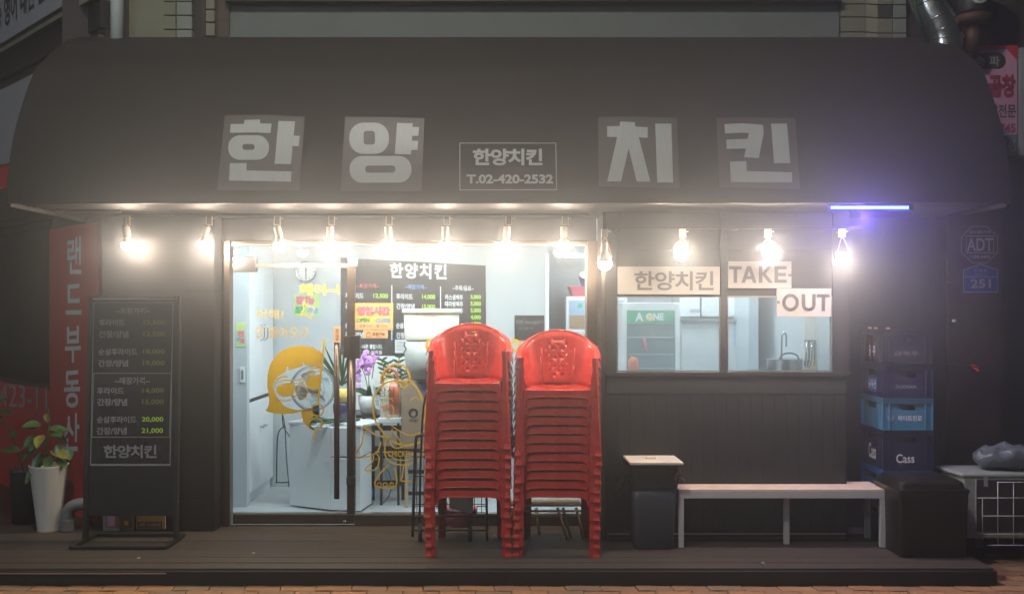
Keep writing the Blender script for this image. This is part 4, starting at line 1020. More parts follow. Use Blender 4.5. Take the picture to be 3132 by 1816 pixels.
# folded step stool
Yo = -.46
fs = T('folding_stool', 'low tan folding stool with crossed legs behind the right chair stack', 'stool', (X(1675, Yo), Yo+.1, 0))
zs0 = Z(1545, Yo)
for k in range(4): fs.add(MB().box(X(1562, Yo), X(1778, Yo), Yo+.05*k, Yo+.05*k+.036, zs0-.008, zs0+.008), 'slat', 'wood_tan', bevel=.003)
fs.add(MB().box(X(1562, Yo), X(1778, Yo), Yo-.01, Yo-.002, zs0-.045, zs0-.03), 'rail', 'wood_tan', bevel=.002)
fs.add(MB().box(X(1600, Yo), X(1770, Yo), Yo+.10, Yo+.115, .14, .155), 'rail', 'wood_tan', bevel=.002)
for a, b, y in ((1566, 1588, Yo), (1587, 1560, Yo+.05), (1705, 1735, Yo), (1722, 1745, Yo+.05), (1762, 1785, Yo+.02), (1640, 1650, Yo+.16)):
    fs.add(MB().tube([P(a, 1552, y), (X(b, y), y, .002)], .011, 10), 'leg', 'wood_tan', smooth=True)
# ================================================================== POTTED PLANT AND NEIGHBOUR (left)
def leafmesh(th, c, L_, W_, dirv, up, mat, droop=.25):
    dirv = Vector(dirv).normalized(); side = dirv.cross(Vector(up)).normalized(); nrm = side.cross(dirv).normalized(); c = Vector(c)
    m = MB(); n = 8; rows_ = []
    for i in range(n+1):
        t = i/n; wd = W_*(math.sin(PI*min(1, t*.93+.04))**.75)*(1-.25*t); cen = c+dirv*L_*t-Vector((0, 0, 1))*L_*droop*t*t
        rows_.append([m.b.verts.new(cen+side*wd*s_+nrm*(abs(s_)*wd*.28)) for s_ in (-.5, -.25, 0, .25, .5)])
    for i in range(n):
        for k in range(4): m.b.faces.new((rows_[i][k], rows_[i][k+1], rows_[i+1][k+1], rows_[i+1][k]))
    return th.add(m, 'leaf', mat, smooth=True)
Yp = -.16
pc = Vector((X(150, Yp), Yp, 0))
pp = T('potted_plant', 'leafy plant with yellowing leaves in a tall white tapered pot', 'plant', pc)
pot = pp.add(MB().lathe([(.078, 0), (.080, .008), (.138, .485), (.142, .492), (.131, .490), (.125, .455), (.002, .455)], pc, 36), 'pot', 'pot_white', smooth=True)
pp.add(MB().lathe([(.083, -.0), (.083, .010)], pc, 30), 'pot_foot', 'wood_tan', parent=pot)
pp.add(MB().lathe([(.124, .456), (.05, .47), (.002, .472)], pc, 20, cap=False), 'soil', 'soil')
pp.add(MB().tube([pc+Vector((0, 0, .45)), pc+Vector((-.02, 0, .62)), pc+Vector((-.01, .02, .80)), P(143, 1275, Yp)], .008, 8), 'stem', 'leaf_green', smooth=True)
lv = [(120, 1345, .13, .10, (-1, -.3, -.3), 'leaf_green'), (128, 1330, .12, .09, (.15, -1, -.5), 'leaf_yellow'), (105, 1330, .10, .08, (-.6, -.6, -.9), 'leaf_green'), (158, 1375, .15, .11, (1, -.4, -.15), 'leaf_yellow'),
      (205, 1375, .07, .08, (.6, -.4, -.9), 'leaf_green'), (150, 1312, .14, .09, (1, .2, .1), 'leaf_green'), (130, 1380, .13, .09, (-.3, -.5, -.8), 'leaf_dark'), (120, 1425, .13, .11, (-.8, -.6, -1), 'leaf_green'),
      (140, 1418, .12, .06, (-1, -.3, .1), 'leaf_green'), (148, 1290, .09, .05, (-.2, -.2, 1), 'leaf_yellow'), (140, 1285, .08, .045, (.5, 0, 1), 'leaf_green'), (108, 1310, .09, .07, (-.9, .1, .5), 'leaf_green'), (165, 1340, .12, .09, (.5, .6, -.2), 'leaf_dark'),
      (125, 1300, .13, .10, (-.7, -.5, .2), 'leaf_green'), (160, 1325, .14, .10, (.8, -.6, .15), 'leaf_green'), (138, 1350, .13, .10, (-.5, -.9, -.2), 'leaf_dark'), (172, 1360, .13, .10, (.7, -.2, -.7), 'leaf_dark'),
      (115, 1370, .12, .09, (-.9, -.4, -.6), 'leaf_dark'), (150, 1395, .12, .09, (.4, -.9, -.5), 'leaf_green'), (135, 1410, .13, .09, (-.6, -.8, -.6), 'leaf_green'), (148, 1265, .08, .05, (.3, -.4, .9), 'leaf_green'), (176, 1400, .11, .09, (.9, -.5, -.4), 'leaf_green')]
for px, py_, L_, W_, dv, mt in lv: leafmesh(pp, P(px, py_, Yp-.02), L_, W_, dv, (0, -.6, 1), mt)
p2 = T('potted_plant', 'broad leaved plant reaching in from the left edge in a dark pot', 'plant', P(60, 1600, .1))
c2 = P(75, 1600, .1); c2.z = 0
p2.add(MB().lathe([(.085, 0), (.105, .40), (.108, .42), (.095, .42), (.09, .38), (.002, .38)], c2, 28), 'pot', 'pot_dark', smooth=True)
p2.add(MB().tube([c2+Vector((0, 0, .38)), c2+Vector((-.1, 0, .7)), P(-5, 1262, .1)], .007, 8), 'stem', 'leaf_green', smooth=True)
for px, py_, L_, W_, dv in ((-6, 1262, .15, .08, (1, -.3, .25)), (-10, 1240, .13, .07, (.8, 0, .8)), (20, 1330, .16, .10, (.6, -.5, .2)), (60, 1380, .14, .10, (-.8, -.3, .3))): leafmesh(p2, P(px, py_, .08), L_, W_, dv, (0, -.6, 1), 'leaf_green')
pv = T('elbow_pipe', 'grey plastic drain elbow on the deck beside the white pot', 'pipe', (X(205, -.18), -.18, 0))
e0 = P(206, 1600, -.18); e0.z = 0
pv.add(MB().tube(smooth_path([e0, e0+Vector((0, 0, .10)), e0+Vector((.02, 0, .165)), e0+Vector((.075, 0, .195)), e0+Vector((.15, 0, .20))], 5), .046, 20), 'pipe_bend', 'pvc_grey', smooth=True)
pv.add(MB().lathe([(.052, 0), (.052, .085)], e0, 24), 'socket_ring', 'pvc_grey', bevel=.004)
# neighbour shop on a wall running back to the left at 45 degrees
NA = Vector((-3.148, .02, 0)); NP = Plane(NA, (1, 1, 0)); nrmN = Vector((-1, -1, 0)).normalized()
def nbox(th, t0, t1, z0, z1, o0, o1, name, mat, bevel=0, parent=None):
    a, b = NA+Vector((-t0, t0, 0)), NA+Vector((-t1, t1, 0))
    lo = [a+nrmN*o1, a+nrmN*o0, b+nrmN*o0, b+nrmN*o1]
    return th.add(MB().hexa([v+Vector((0, 0, z0)) for v in lo], [v+Vector((0, 0, z1)) for v in lo]), name, mat, bevel=bevel, parent=parent)
st('neighbour_floor', MB().box(-6, -3.0, .002, 3.5, -.10, -.004), 'dark_stone')
nb_ = T('neighbour_shop', 'neighbouring shop front at the left edge with dark window and red lower band', 'building', (-4, 1, 0))
nbox(nb_, -.1, 3, -.1, 5.2, -.25, -.05, 'wall', 'dark_wall')
w_ = nbox(nb_, .80, 3, .97, 2.42, -.05, -.02, 'window', 'board_frame')
nbox(nb_, .86, 2.95, 1.02, 2.36, -.0195, -.010, 'pane', 'glass_dim', parent=w_)
nbox(nb_, .76, 3, .0, .96, -.05, .0, 'red_band', 'sign_red')
nbox(nb_, -.05, 3, 3.80, 4.01, -.05, .05, 'ledge', 'soffit_board'); nbox(nb_, -.05, 3, 3.70, 3.795, -.05, .012, 'ledge', 'bronze_frame')
nbox(nb_, -.05, 3, 4.012, 4.055, -.05, .10, 'gutter', 'plaster_beige', bevel=.004); nbox(nb_, -.05, 3, 2.44, 2.56, -.05, .15, 'eave', 'soffit_board', bevel=.004)
nbox(nb_, .30, .37, 3.6, 3.99, .052, .10, 'bracket', 'pipe_white')
text_on(nb_, '423-11', None, NP.hit, 'print_grey', .0, off=.004, quad=[(-2, 1172), (144, 1180), (144, 1254), (-2, 1240)])
s = T('signboard', 'long pale sign with black Korean handwriting at the top left corner', 'sign', NA+Vector((-1, 1, 4.1)))
nbox(s, .31, 3, 4.075, 4.56, .02, .12, 'sign_box', 'sign_white', bevel=.004)
NPs = Plane(NA+nrmN*.12, (1, 1, 0)); hN = lambda t, z, off: NA+Vector((-t, t, 0))+nrmN*(.12+off)+Vector((0, 0, z))
text_on(s, '수능 영어 내신 전문', None, hN, 'print_black', .03, off=.003, quad=[(1.66, 4.47), (.50, 4.47), (.50, 4.20), (1.66, 4.20)])
s = T('signboard', 'white sign above a red strip at the left edge, half hidden by the awning', 'sign', NA+Vector((-1.5, 1.5, 2.7)))
nbox(s, .9, 3, 2.975, 3.67, .02, .10, 'sign_box', 'sign_white', bevel=.004); nbox(s, .9, 3, 2.76, 2.97, .02, .09, 'red_strip', 'sign_red', bevel=.004)
hN2 = lambda t, z, off: NA+Vector((-t, t, 0))+nrmN*(.10+off)+Vector((0, 0, z))
text_on(s, '사', None, hN2, 'print_black', .03, off=.003, quad=[(1.72, 3.24), (1.50, 3.24), (1.50, 3.06), (1.72, 3.06)])
s = T('signboard', 'tall red vertical sign with white Korean letters left of the menu stand', 'sign', NA+Vector((-.4, .4, 0)))
nbox(s, .02, .745, .0, 2.33, -.04, .03, 'panel', 'sign_red', bevel=.004)
NR_ = Plane(NA+nrmN*.03, (1, 1, 0))
for chh, x0, x1, y0, y1 in (('랜', 206, 249, 724, 838), ('드', 201, 249, 868, 962), ('부', 199, 247, 997, 1108), ('동', 196, 245, 1132, 1246), ('산', 194, 243, 1264, 1378)):
    text_on(s, chh, None, NR_.hit, 'print_white' if False else 'print_white', .02, off=.003, quad=[(x0, y0+3), (x1, y0-2), (x1, y1), (x0, y1)])
# ================================================================== RIGHT EDGE
rp = T('stone_pillar', 'dark polished stone pillar at the right with security and address plates', 'pillar', (X(2985, -.1), -.05, 0))
rx0, rx1 = X(2900, -.1), X(3062, -.1); zz = [0, .62, 1.24, 1.86, 2.48, 3.1]
for a, b in zip(zz[:-1], zz[1:]): rp.add(MB().box(rx0, rx1, -.1, .029, a+.002, b-.002), 'stone_slab', 'dark_stone', bevel=.002)
ad = T('security_sign', 'octagonal security company plate above the blue address plate', 'sign', P(2990, 800, -.11))
YS = -.112; cxx, cyy, ra = 2996, 748, 60
oc = [(cxx+ra*math.cos(math.radians(22.5+45*k)), cyy+ra*math.sin(math.radians(22.5+45*k))) for k in range(8)]
ad.add(MB().prism([P(*p, YS) for p in oc], (0, .010, 0)), 'plate', 'dark_stone', bevel=.002)
shape_on(ad, strokeloop(oc, 2, True), FP(YS).hit, 'line_grey', .002, 'border'); hA = FP(YS).hit
shape_on(ad, strokeloop([(2955, 722), (3039, 722), (3039, 773), (2955, 773)], 3, True), hA, 'line_grey', .002, 'frame')
text_on(ad, 'ADT', (2957, 728, 3037, 768), hA, 'print_grey', .02); text_on(ad, '캡스경비구역', (2965, 705, 3029, 715), hA, 'line_grey', .02); text_on(ad, '1588-6400', (2967, 780, 3029, 790), hA, 'line_grey', .02)
hp = T('address_plate', 'blue house shaped address plate with number 251', 'address plate', P(2999, 895, -.11))
hs_ = [(2947, 893), (2947, 826), (2999, 808), (3052, 826), (3052, 893)]
hp.add(MB().prism([P(*p, YS) for p in hs_], (0, .010, 0)), 'plate', 'address_blue', bevel=.002)
shape_on(hp, strokeloop(hs_, 3, True), hA, 'sign_cream', .002, 'border'); text_on(hp, '251', (2969, 853, 3031, 881), hA, 'sign_cream', .03)
text_on(hp, '오금로', (2978, 822, 3020, 832), hA, 'line_grey', .0); text_on(hp, 'Ogeum-ro', (2980, 836, 3018, 842), hA, 'line_grey', .0); shape_on(hp, [[(2950, 845), (3049, 845), (3049, 847), (2950, 847)]], hA, 'line_grey', .002, 'line')
cd = T('wall_sensor', 'small white sensor on the dark wall left of the stone pillar', 'sensor', P(2919, 980, -.12)); cd.add(MB().box(X(2915, -.12), X(2923, -.12), -.125, -.1005, Z(985, -.12), Z(976, -.12)), 'case', 'white_paint', bevel=.003)
YG = -.14
pk2 = T('signboard', 'pink restaurant sign with Korean letters right of the awning', 'sign', P(3010, 480, YG)); hG = FP(YG).hit
pk2.add(MB().box(X(2900, YG), X(3112, YG), YG, YG+.12, Z(413, YG), Z(150, YG)), 'sign_box', 'sign_pink', bevel=.003)
pk2.add(MB().box(X(2900, YG), X(3112, YG), YG, YG+.12, Z(480, YG), Z(413.5, YG)), 'lower_band', 'sign_teal', bevel=.003)
pk2.add(MB().box(X(2900, YG), X(3112, YG), YG-.004, YG+.12, Z(149.5, YG), Z(140, YG)), 'top_band', 'sign_red')
shape_on(pk2, [rrect(2964, 163, 3076, 211, 23)], hG, 'print_black', .002, 'pill'); text_on(pk2, '송 파', (2982, 171, 3058, 204), hG, 'print_grey', .02, off=.004)
shape_on(pk2, [[(3080, 152), (3112, 152), (3112, 185)]], hG, 'sign_red', .002, 'corner')
M['sign_redletter'] = MAT('sign_redletter', (.33, .03, .06), .5); text_on(pk2, '곱창', (3023, 228, 3107, 299), hG, 'sign_redletter', .05); text_on(pk2, '달전문', (3028, 319, 3107, 360), hG, 'print_black', .02)
text_on(pk2, '745', (3058, 378, 3106, 406), hG, 'sign_redletter', .03); text_on(pk2, '745', (3068, 430, 3108, 464), hG, 'print_grey', .02)
sb2 = T('signboard', 'pale edge of another sign box at the far right edge', 'sign', P(3125, 480, YG)); sb2.add(MB().box(X(3116, YG), X(3200, YG), YG-.02, YG+.12, Z(478, YG), Z(148, YG)), 'sign_box', 'sign_white', bevel=.003); sb2.add(MB().box(X(3127, YG), X(3200, YG), YG-.025, YG-.0205, Z(470, YG), Z(410, YG)), 'panel', 'dark_wall')
du = T('exhaust_duct', 'shiny spiral metal exhaust duct bending down behind the awning', 'duct', P(2890, 130, -.2))
dp = smooth_path([P(2790, -160, -.15), P(2815, -60, -.15), P(2850, 30, -.18), P(2880, 80, -.2), P(2893, 130, -.2), P(2896, 260, -.2)], 8)
du.add(MB().tube(dp, .122, 32), 'duct_tube', 'duct_steel', smooth=True)
for i in (14, 20, 26, 31, 33): 
    if i < len(dp)-1: du.add(MB().tube([dp[i], dp[i].lerp(dp[i+1], .5)], .128, 32), 'duct_ring', 'duct_steel', smooth=True)
du.add(MB().tube([P(2793, -100, -.3), P(2800, 20, -.3), P(2838, 130, -.3)], .012, 8), 'cable', 'leaf_dark', smooth=True)
ln = T('lantern_sign', 'dark round hanging lantern sign with pale letters above the pink sign', 'sign', P(2975, 90, .05-.1))
lc = P(2975, 50, -.25); ln.add(MB().lathe([(.125, 0), (.13, .02), (.13, .35)], lc, 32), 'drum', 'board_black', smooth=True)
ln.add(MB().lathe([(.07, -.07), (.115, -.06), (.126, -.001)], lc, 32), 'base', 'lantern_orange', smooth=True); ln.add(MB().lathe([(.05, -.26), (.055, -.071)], lc, 20), 'stem', 'lantern_orange', smooth=True)
for a, b in ((0, 0),):
    m = MB(); R_ = .133; n_ = 40
    for k in range(n_):
        u0, u1 = 2*PI*k/n_, 2*PI*(k+1)/n_; f_ = lambda u, rr_: (lambda th_, z_: lc+Vector((R_*math.sin(th_), -R_*math.cos(th_), z_)))((rr_*.050*math.cos(u)-.01)/R_, .085+rr_*.032*math.sin(u))
        m.b.faces.new([m.b.verts.new(f_(u0, 1)), m.b.verts.new(f_(u1, 1)), m.b.verts.new(f_(u1, .45)), m.b.verts.new(f_(u0, .45))])
    ln.add(m, 'letter', 'silver_vinyl')

ri = T('red_glint', 'small red reflection drawn as glowing strokes on the dark stone pillar', 'reflection', P(2980, 1122, -.11)); glow_mat('red_glow', (1, .02, .05), .9, False)  # red reflection on the stone, imitated with emissive strokes
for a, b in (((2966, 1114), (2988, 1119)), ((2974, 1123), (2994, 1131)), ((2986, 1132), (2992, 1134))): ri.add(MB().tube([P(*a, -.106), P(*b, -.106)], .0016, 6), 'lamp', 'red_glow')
for k, (px, y, lab) in enumerate(((770, -.85, 'tiny white scrap of paper on the deck below the glass door'), (418, -.98, 'tiny white scrap on the deck in front of the menu stand'), (2330, -1.10, 'pale scrap of litter near the deck edge in front of the bench'))):
    t = T('litter', lab, 'litter', (X(px, y), y, .001)); m = MB(); m.hexa([(X(px, y), y, .001), (X(px, y)+.022, y+.004, .001), (X(px, y)+.018, y+.016, .001), (X(px, y)-.004, y+.012, .001)], [(X(px, y), y, .005), (X(px, y)+.02, y+.004, .003), (X(px, y)+.017, y+.015, .007), (X(px, y)-.003, y+.011, .004)]); t.add(m, 'scrap', 'white_paint')
# ================================================================== INSIDE THE SHOP
# white cupboards along the left wall
XC = X(755, .68); cu = T('cupboard', 'tall white built-in cupboards along the left wall of the shop', 'cupboard', (XC-.1, 1.1, 0))
yc = [.76, 1.17, 1.56]
for a, b in zip(yc[:-1], yc[1:]):
    cu.add(MB().box(XC-.10, XC-.0, a+.002, b-.002, .10, .86), 'lower_door', 'cabinet_white', bevel=.002)
    cu.add(MB().box(XC-.10, XC-.0, a+.002, b-.002, .895, 2.40), 'upper_door', 'cabinet_white', bevel=.002)
cu.add(MB().box(XC-.1, XC-.012, .76, 1.56, .862, .893), 'shadow_gap', 'print_black'); cu.add(MB().box(XC-.1, XC-.03, .76, 1.56, .001, .098), 'plinth', 'cabinet_white')
for y in (1.11, 1.23):
    cu.add(MB().tube(smooth_path([(XC, y, 1.38), (XC+.03, y, 1.40), (XC+.035, y, 1.45), (XC+.03, y, 1.50), (XC, y, 1.52)], 4), .005, 8), 'handle', 'steel', smooth=True)
    cu.add(MB().tube([(XC, y, .62), (XC+.03, y, .62)], .011, 10), 'knob', 'steel', smooth=True)
YW = .67
po = T('poster', 'small colourful handwritten poster on the left inner wall beside the door', 'poster', P(735, 1020, YW)); sheet(po, (722, 985, 750, 1060), YW-.004, 'poster_lime', 'sheet', .003)
for k, (mt, b) in enumerate((('print_pink', (726, 1010, 747, 1030)), ('print_blue', (724, 1031, 734, 1044)), ('print_pink', (736, 1033, 748, 1052)))): text_on(po, '메'if k else '전', b, FP(YW-.004).hit, mt, .06, off=.002)
sw = T('light_switch', 'white wall switch plate low beside the glass door', 'switch', P(741, 1145, YW)); sheet(sw, (734, 1122, 748, 1168), YW-.010, 'cabinet_white', 'plate', .009); sheet(sw, (738, 1132, 744, 1158), YW-.014, 'pvc_grey', 'rocker', .003)
ck = T('wall_clock', 'round white wall clock behind the glass door', 'clock', P(937, 830, BW-.03)); cc_ = P(937, 831, BW-.002); ck.add(MB().lathe([(.096, 0), (.098, .03), (.090, .036), (.084, .020)], cc_, 40, (0, -1, 0), cap=False), 'rim', 'steel', smooth=True)
ck.add(MB().lathe([(.086, .0), (.086, .022)], cc_, 40, (0, -1, 0)), 'dial', 'white_paint')
for a, L_, w_ in ((0.05, .055, .005), (PI*.99, .070, .004)): ck.add(MB().hexa([cc_+Vector((-w_, -.024, 0)), cc_+Vector((w_, -.024, 0)), cc_+Vector((w_, -.023, 0)), cc_+Vector((-w_, -.023, 0))], [cc_+Vector((-w_+L_*math.sin(a), -.024, L_*math.cos(a))), cc_+Vector((w_+L_*math.sin(a), -.024, L_*math.cos(a))), cc_+Vector((w_+L_*math.sin(a), -.023, L_*math.cos(a))), cc_+Vector((-w_+L_*math.sin(a), -.023, L_*math.cos(a)))]), 'hand', 'print_black')
m = MB()
for k in range(12):
    a = k*PI/6; q = cc_+Vector((.072*math.sin(a), -.0235, .072*math.cos(a))); m.box(q.x-.004, q.x+.004, q.y-.001, q.y+.001, q.z-.004, q.z+.004)
ck.add(m, 'hour_marks', 'print_black')
YB = BW-.006; hB = FP(YB).hit
pr = T('poster', 'green and pink lettered paper poster on the back wall below the clock', 'poster', P(937, 965, YB)); sheet(pr, (898, 900, 978, 965), YB, 'poster_lime', 'sheet', .004)
text_on(pr, '전메뉴', (904, 905, 962, 932), hB, 'print_pink', .09, off=.002); text_on(pr, '포장', (902, 934, 936, 960), hB, 'fridge_green', .08, off=.002); text_on(pr, '가능', (940, 936, 974, 960), hB, 'print_blue', .08, off=.002)
# dark menu on the back wall, hung slightly askew
mq = [(1042, 788), (1485, 812), (1487, 1096), (1042, 1084)]
mn = T('wall_menu', 'large dark wall menu with Korean dishes and green prices behind the glass', 'menu board', P(1265, 1090, YB))
fr4 = [P(*p, YB-.004) for p in mq]; mn.add(MB().hexa([fr4[3], fr4[2], fr4[2]+Vector((0, .008, 0)), fr4[3]+Vector((0, .008, 0))], [fr4[0], fr4[1], fr4[1]+Vector((0, .008, 0)), fr4[0]+Vector((0, .008, 0))]), 'board', 'menu_dark', bevel=.001)
YM = YB-.004; hM = FP(YM).hit; sl = .028
def mt_(body, x0, y0, x1, y1, mat, bold=.02, sp=1):
    k = (x1-x0)*sl; text_on(mn, body, None, hM, mat, bold, off=.003, spacing=sp, quad=[(x0, y0), (x1, y0+k), (x1, y1+k), (x0, y1)])
mt_('한양치킨', 1192, 803, 1366, 850, 'print_white', .035, 1.15)
mt_('~포장가격~', 1089, 866, 1160, 880, 'print_red', .02); mt_('~매장가격~', 1239, 869, 1305, 884, 'print_blue', .02); mt_('~주류/음료~', 1384, 873, 1449, 888, 'print_white', .02)
for x, y0, y1 in ((1197, 872, 1040), (1346, 876, 1045)): shape_on(mn, [[(x, y0), (x+3, y0), (x+3, y1), (x, y1)]], hM, 'print_white', .002, 'divider')
for (a, b), y in zip((('후라이드', '12,500'), ('간장/양념', '13,500'), ('순살후라이드', '18,000'), ('간장/양념', '19,000')), (894, 925, 985, 1014)):
    wd = 66 if len(a) > 4 and a[0] == '순' else 56; mt_(a, 1056, y, 1056+wd, y+18, 'print_white', .03); mt_(b, 1142, y+3, 1187, y+19, 'print_green', .03)
for (a, b), y in zip((('후라이드', '14,000'), ('간장/양념', '15,000'), ('순살후라이드', '20,000'), ('간장/양념', '21,000')), (897, 927, 986, 1016)):
    wd = 66 if a[0] == '순' else (50 if a[0] == '후' else 56); mt_(a, 1212, y, 1212+wd, y+18, 'print_white', .03); mt_(b, 1291, y+3, 1331, y+19, 'print_green', .03)
for k, a in enumerate(('카스생맥주', '테라병맥주', '카스병맥주', '소주', '음료수', '음료수')):
    y = 900+k*20.6; mt_(a, 1361, y, 1361+11*len(a), y+17, 'print_white', .03); mt_('5,000' if k < 3 else '4,000', 1439, y+1, 1471, y+16, 'print_green', .04)
mt_('조리시간 10~15분 걸립니다.', 1050, 1050, 1170, 1064, 'print_white', .03); mt_('닭-국내산 / 순살-브라질', 1050, 1068, 1168, 1080, 'print_white', .02)
nt = T('paper_note', 'small white handwritten note taped to the dark wall menu', 'note', P(1225, 1080, YM)); sheet(nt, (1208, 1038, 1245, 1079), YM-.006, 'white_paint', 'sheet', .003)
for k, tx in enumerate(('오늘도', '맛있는', '치킨')): text_on(nt, tx, (1214, 1043+k*11, 1238, 1050+k*11), FP(YM-.006).hit, 'line_grey', 0, off=.002)
wm = T('splash_board', 'pale splash panel on the wall below the dark menu', 'panel', P(1165, 1250, YB)); sheet(wm, (1078, 1086, 1500, 1300), YB-.002, 'cabinet_white', 'sheet', .006)
cbk = T('chalkboard', 'small black wifi chalkboard behind the right chair stack', 'chalkboard', P(1620, 1030, YB)); sheet(cbk, (1574, 964, 1664, 1040), YB-.004, 'print_black', 'slate', .008)
text_on(cbk, '비번: fzncdge911', (1578, 978, 1661, 993), FP(YB-.004).hit, 'line_grey', 0, off=.002); text_on(cbk, '카드 결제 가능', (1587, 1000, 1632, 1008), FP(YB-.004).hit, 'line_grey', 0, off=.002)
# low white freezer cabinet
wa0, wa1, ym0 = X(885, .72), X(1101, .47), .47
fz = T('freezer_cabinet', 'low white chest freezer with side panel seen through the glass door', 'freezer', ((wa0+wa1)/2, .7, 0))
c0, c1, c2_ = Vector((X(885, .70), .70, 0)), Vector((X(1012, .50), .50, 0)), Vector((X(1103, .46), .46, 0)); zf = .69
def quadbox(a, b, dz0, dz1, dep=.3):
    d = (b-a).normalized(); nn = Vector((-d.y, d.x, 0))*dep
    if nn.y < 0: nn = -nn
    return MB().hexa([a+Vector((0, 0, dz0)), b+Vector((0, 0, dz0)), b+nn+Vector((0, 0, dz0)), a+nn+Vector((0, 0, dz0))], [a+Vector((0, 0, dz1)), b+Vector((0, 0, dz1)), b+nn+Vector((0, 0, dz1)), a+nn+Vector((0, 0, dz1))])
fz.add(quadbox(c0, c1-Vector((.003, 0, 0)), .012, zf, .35), 'side_panel', 'cabinet_white', bevel=.004)
fz.add(quadbox(c1, c2_, .012, .44, .3), 'lower_front', 'cabinet_white', bevel=.006); fz.add(quadbox(c1, c2_, .45, zf-.0, .3), 'upper_front', 'cabinet_white', bevel=.006)
fz.add(quadbox(c0-Vector((.01, .01, 0)), c2_+Vector((.01, -.012, 0)), zf+.001, zf+.025, .38), 'top', 'cabinet_white', bevel=.006)
fz.add(quadbox(c0+Vector((.06, .08, 0)), c2_+Vector((-.06, .08, 0)), .0, .011, .25), 'feet', 'rubber_black')
# fan
fnc = P(957, 1187, .62); fn = T('desk_fan', 'round silver desk fan standing on the white freezer', 'fan', (fnc.x, .66, zf))
R0 = .185
for nm, yy in (('front_cage', -.05), ('back_cage', .05)):
    m = MB(); rng_ = (1, .93, .55, .22)
    for q_ in rng_:
        pts = [fnc+Vector((R0*q_*math.cos(a*2*PI/36), yy*(1.0-q_*q_*.8), R0*q_*math.sin(a*2*PI/36))) for a in range(37)]; m.tube(pts, .0018 if q_ < 1 else .004, 5, cap=False)
    for a in range(38):
        an = a*2*PI/38; m.tube([fnc+Vector((R0*q_*math.cos(an+.25*q_), yy*(1.0-q_*q_*.8), R0*q_*math.sin(an+.25*q_))) for q_ in (.22, .5, .75, 1)], .0008, 3, cap=False)
    fn.add(m, nm, 'pvc_grey')
for k in range(4):
    a0 = k*PI/2+.3; m = MB(); pts = []
    for i in range(9):
        t = i/8; r0 = .03+.125*t; pts.append((r0, a0-.10-.42*math.sin(PI*t*.8), a0+.15+.42*math.sin(PI*t*.8)))
    va = [m.b.verts.new(fnc+Vector((r*math.cos(a), -.015, r*math.sin(a)))) for r, a, b in pts]; vb = [m.b.verts.new(fnc+Vector((r*math.cos(b), .015, r*math.sin(b)))) for r, a, b in pts]
    for i in range(8): m.b.faces.new((va[i], va[i+1], vb[i+1], vb[i]))
    fn.add(m, 'blade', 'blade_clear', smooth=True)
fn.add(MB().lathe([(.03, -.055), (.04, -.04), (.042, .02)], fnc, 24, (0, -1, 0)), 'hub', 'fan_white', smooth=True)
fn.add(MB().tube([fnc+Vector((0, .05, 0)), fnc+Vector((0, .14, 0))], .05, 20), 'motor', 'black_metal', smooth=True)
fn.add(MB().tube([fnc+Vector((0, .09, -.02)), (fnc.x+.01, fnc.y+.09, zf+.04)], .03, 14), 'stand', 'black_metal', smooth=True)
fn.add(MB().lathe([(.11, 0), (.105, .02), (.04, .035)], (fnc.x+.01, fnc.y+.08, zf+.026), 28), 'base', 'black_metal', smooth=True)
ca = T('cable', 'black power cable hanging down the wall left of the freezer', 'cable', P(862, 1480, 1.45)); ca.add(MB().tube(smooth_path([P(862, 1262, 1.5), P(870, 1300, 1.45), P(850, 1330, 1.45), P(846, 1460, 1.45), P(848, 1474, 1.4), P(885, 1474, 1.3)], 5), .006, 6), 'cord', 'rubber_black', smooth=True)
ca.add(MB().tube(smooth_path([P(864, 1262, 1.5), P(866, 1300, 1.45), P(884, 1332, 1.4), P(890, 1345, 1.3)], 5), .006, 6), 'cord', 'rubber_black', smooth=True); ca.add(MB().tube(smooth_path([P(872, 1300, 1.4), P(876, 1400, 1.4), P(884, 1488, 1.3)], 5), .005, 6), 'cord', 'rubber_black', smooth=True)
hk = T('garden_hose', 'dark green hose coiled loosely over the freezer top', 'hose', (fnc.x+.2, .55, zf))
pts = [(fnc.x+.02+.33*t/40+.07*math.sin(t*.9), .56+.05*math.cos(t*.7), zf+.035+.02*abs(math.sin(t*.45))) for t in range(41)]; hk.add(MB().tube(smooth_path(pts, 3), .008, 8), 'hose_tube', 'leaf_dark', smooth=True)
# black work table with orchid and others
TYY = .95; tb = T('work_table', 'black open frame work table behind the door post', 'table', (X(1165, TYY), TYY+.2, 0)); tz = Z(1268, TYY)
tb.add(MB().box(X(1035, TYY), X(1240, TYY), TYY, TYY+.45, tz-.03, tz), 'tabletop', 'black_metal', bevel=.003)
for px in (1050, 1112, 1140, 1232): tb.add(MB().box(X(px, TYY)-.014, X(px, TYY)+.014, TYY+.01, TYY+.04, .0, tz-.031), 'leg', 'black_metal', bevel=.002)
for z0 in (.12, .36, .42, .60): tb.add(MB().box(X(1050, TYY), X(1232, TYY), TYY+.041, TYY+.055, z0, z0+.045), 'rail', 'black_metal', bevel=.002)
tb.add(MB().box(X(1082, TYY), X(1160, TYY), TYY+.06, TYY+.3, .28, .34), 'shelf_box', 'black_metal', bevel=.004)
ws = T('marble_stool', 'small stool with pale marble top beside the black table', 'stool', (X(1190, .75), .75, 0)); sz = Z(1278, .75)
ws.add(MB().box(X(1156, .75), X(1228, .75), .72, .94, sz-.04, sz), 'top', 'sign_white' if False else 'white_paint', bevel=.004)
for px in (1166, 1218): ws.add(MB().box(X(px, .75)-.01, X(px, .75)+.01, .75, .77, 0, sz-.041), 'leg', 'black_metal')
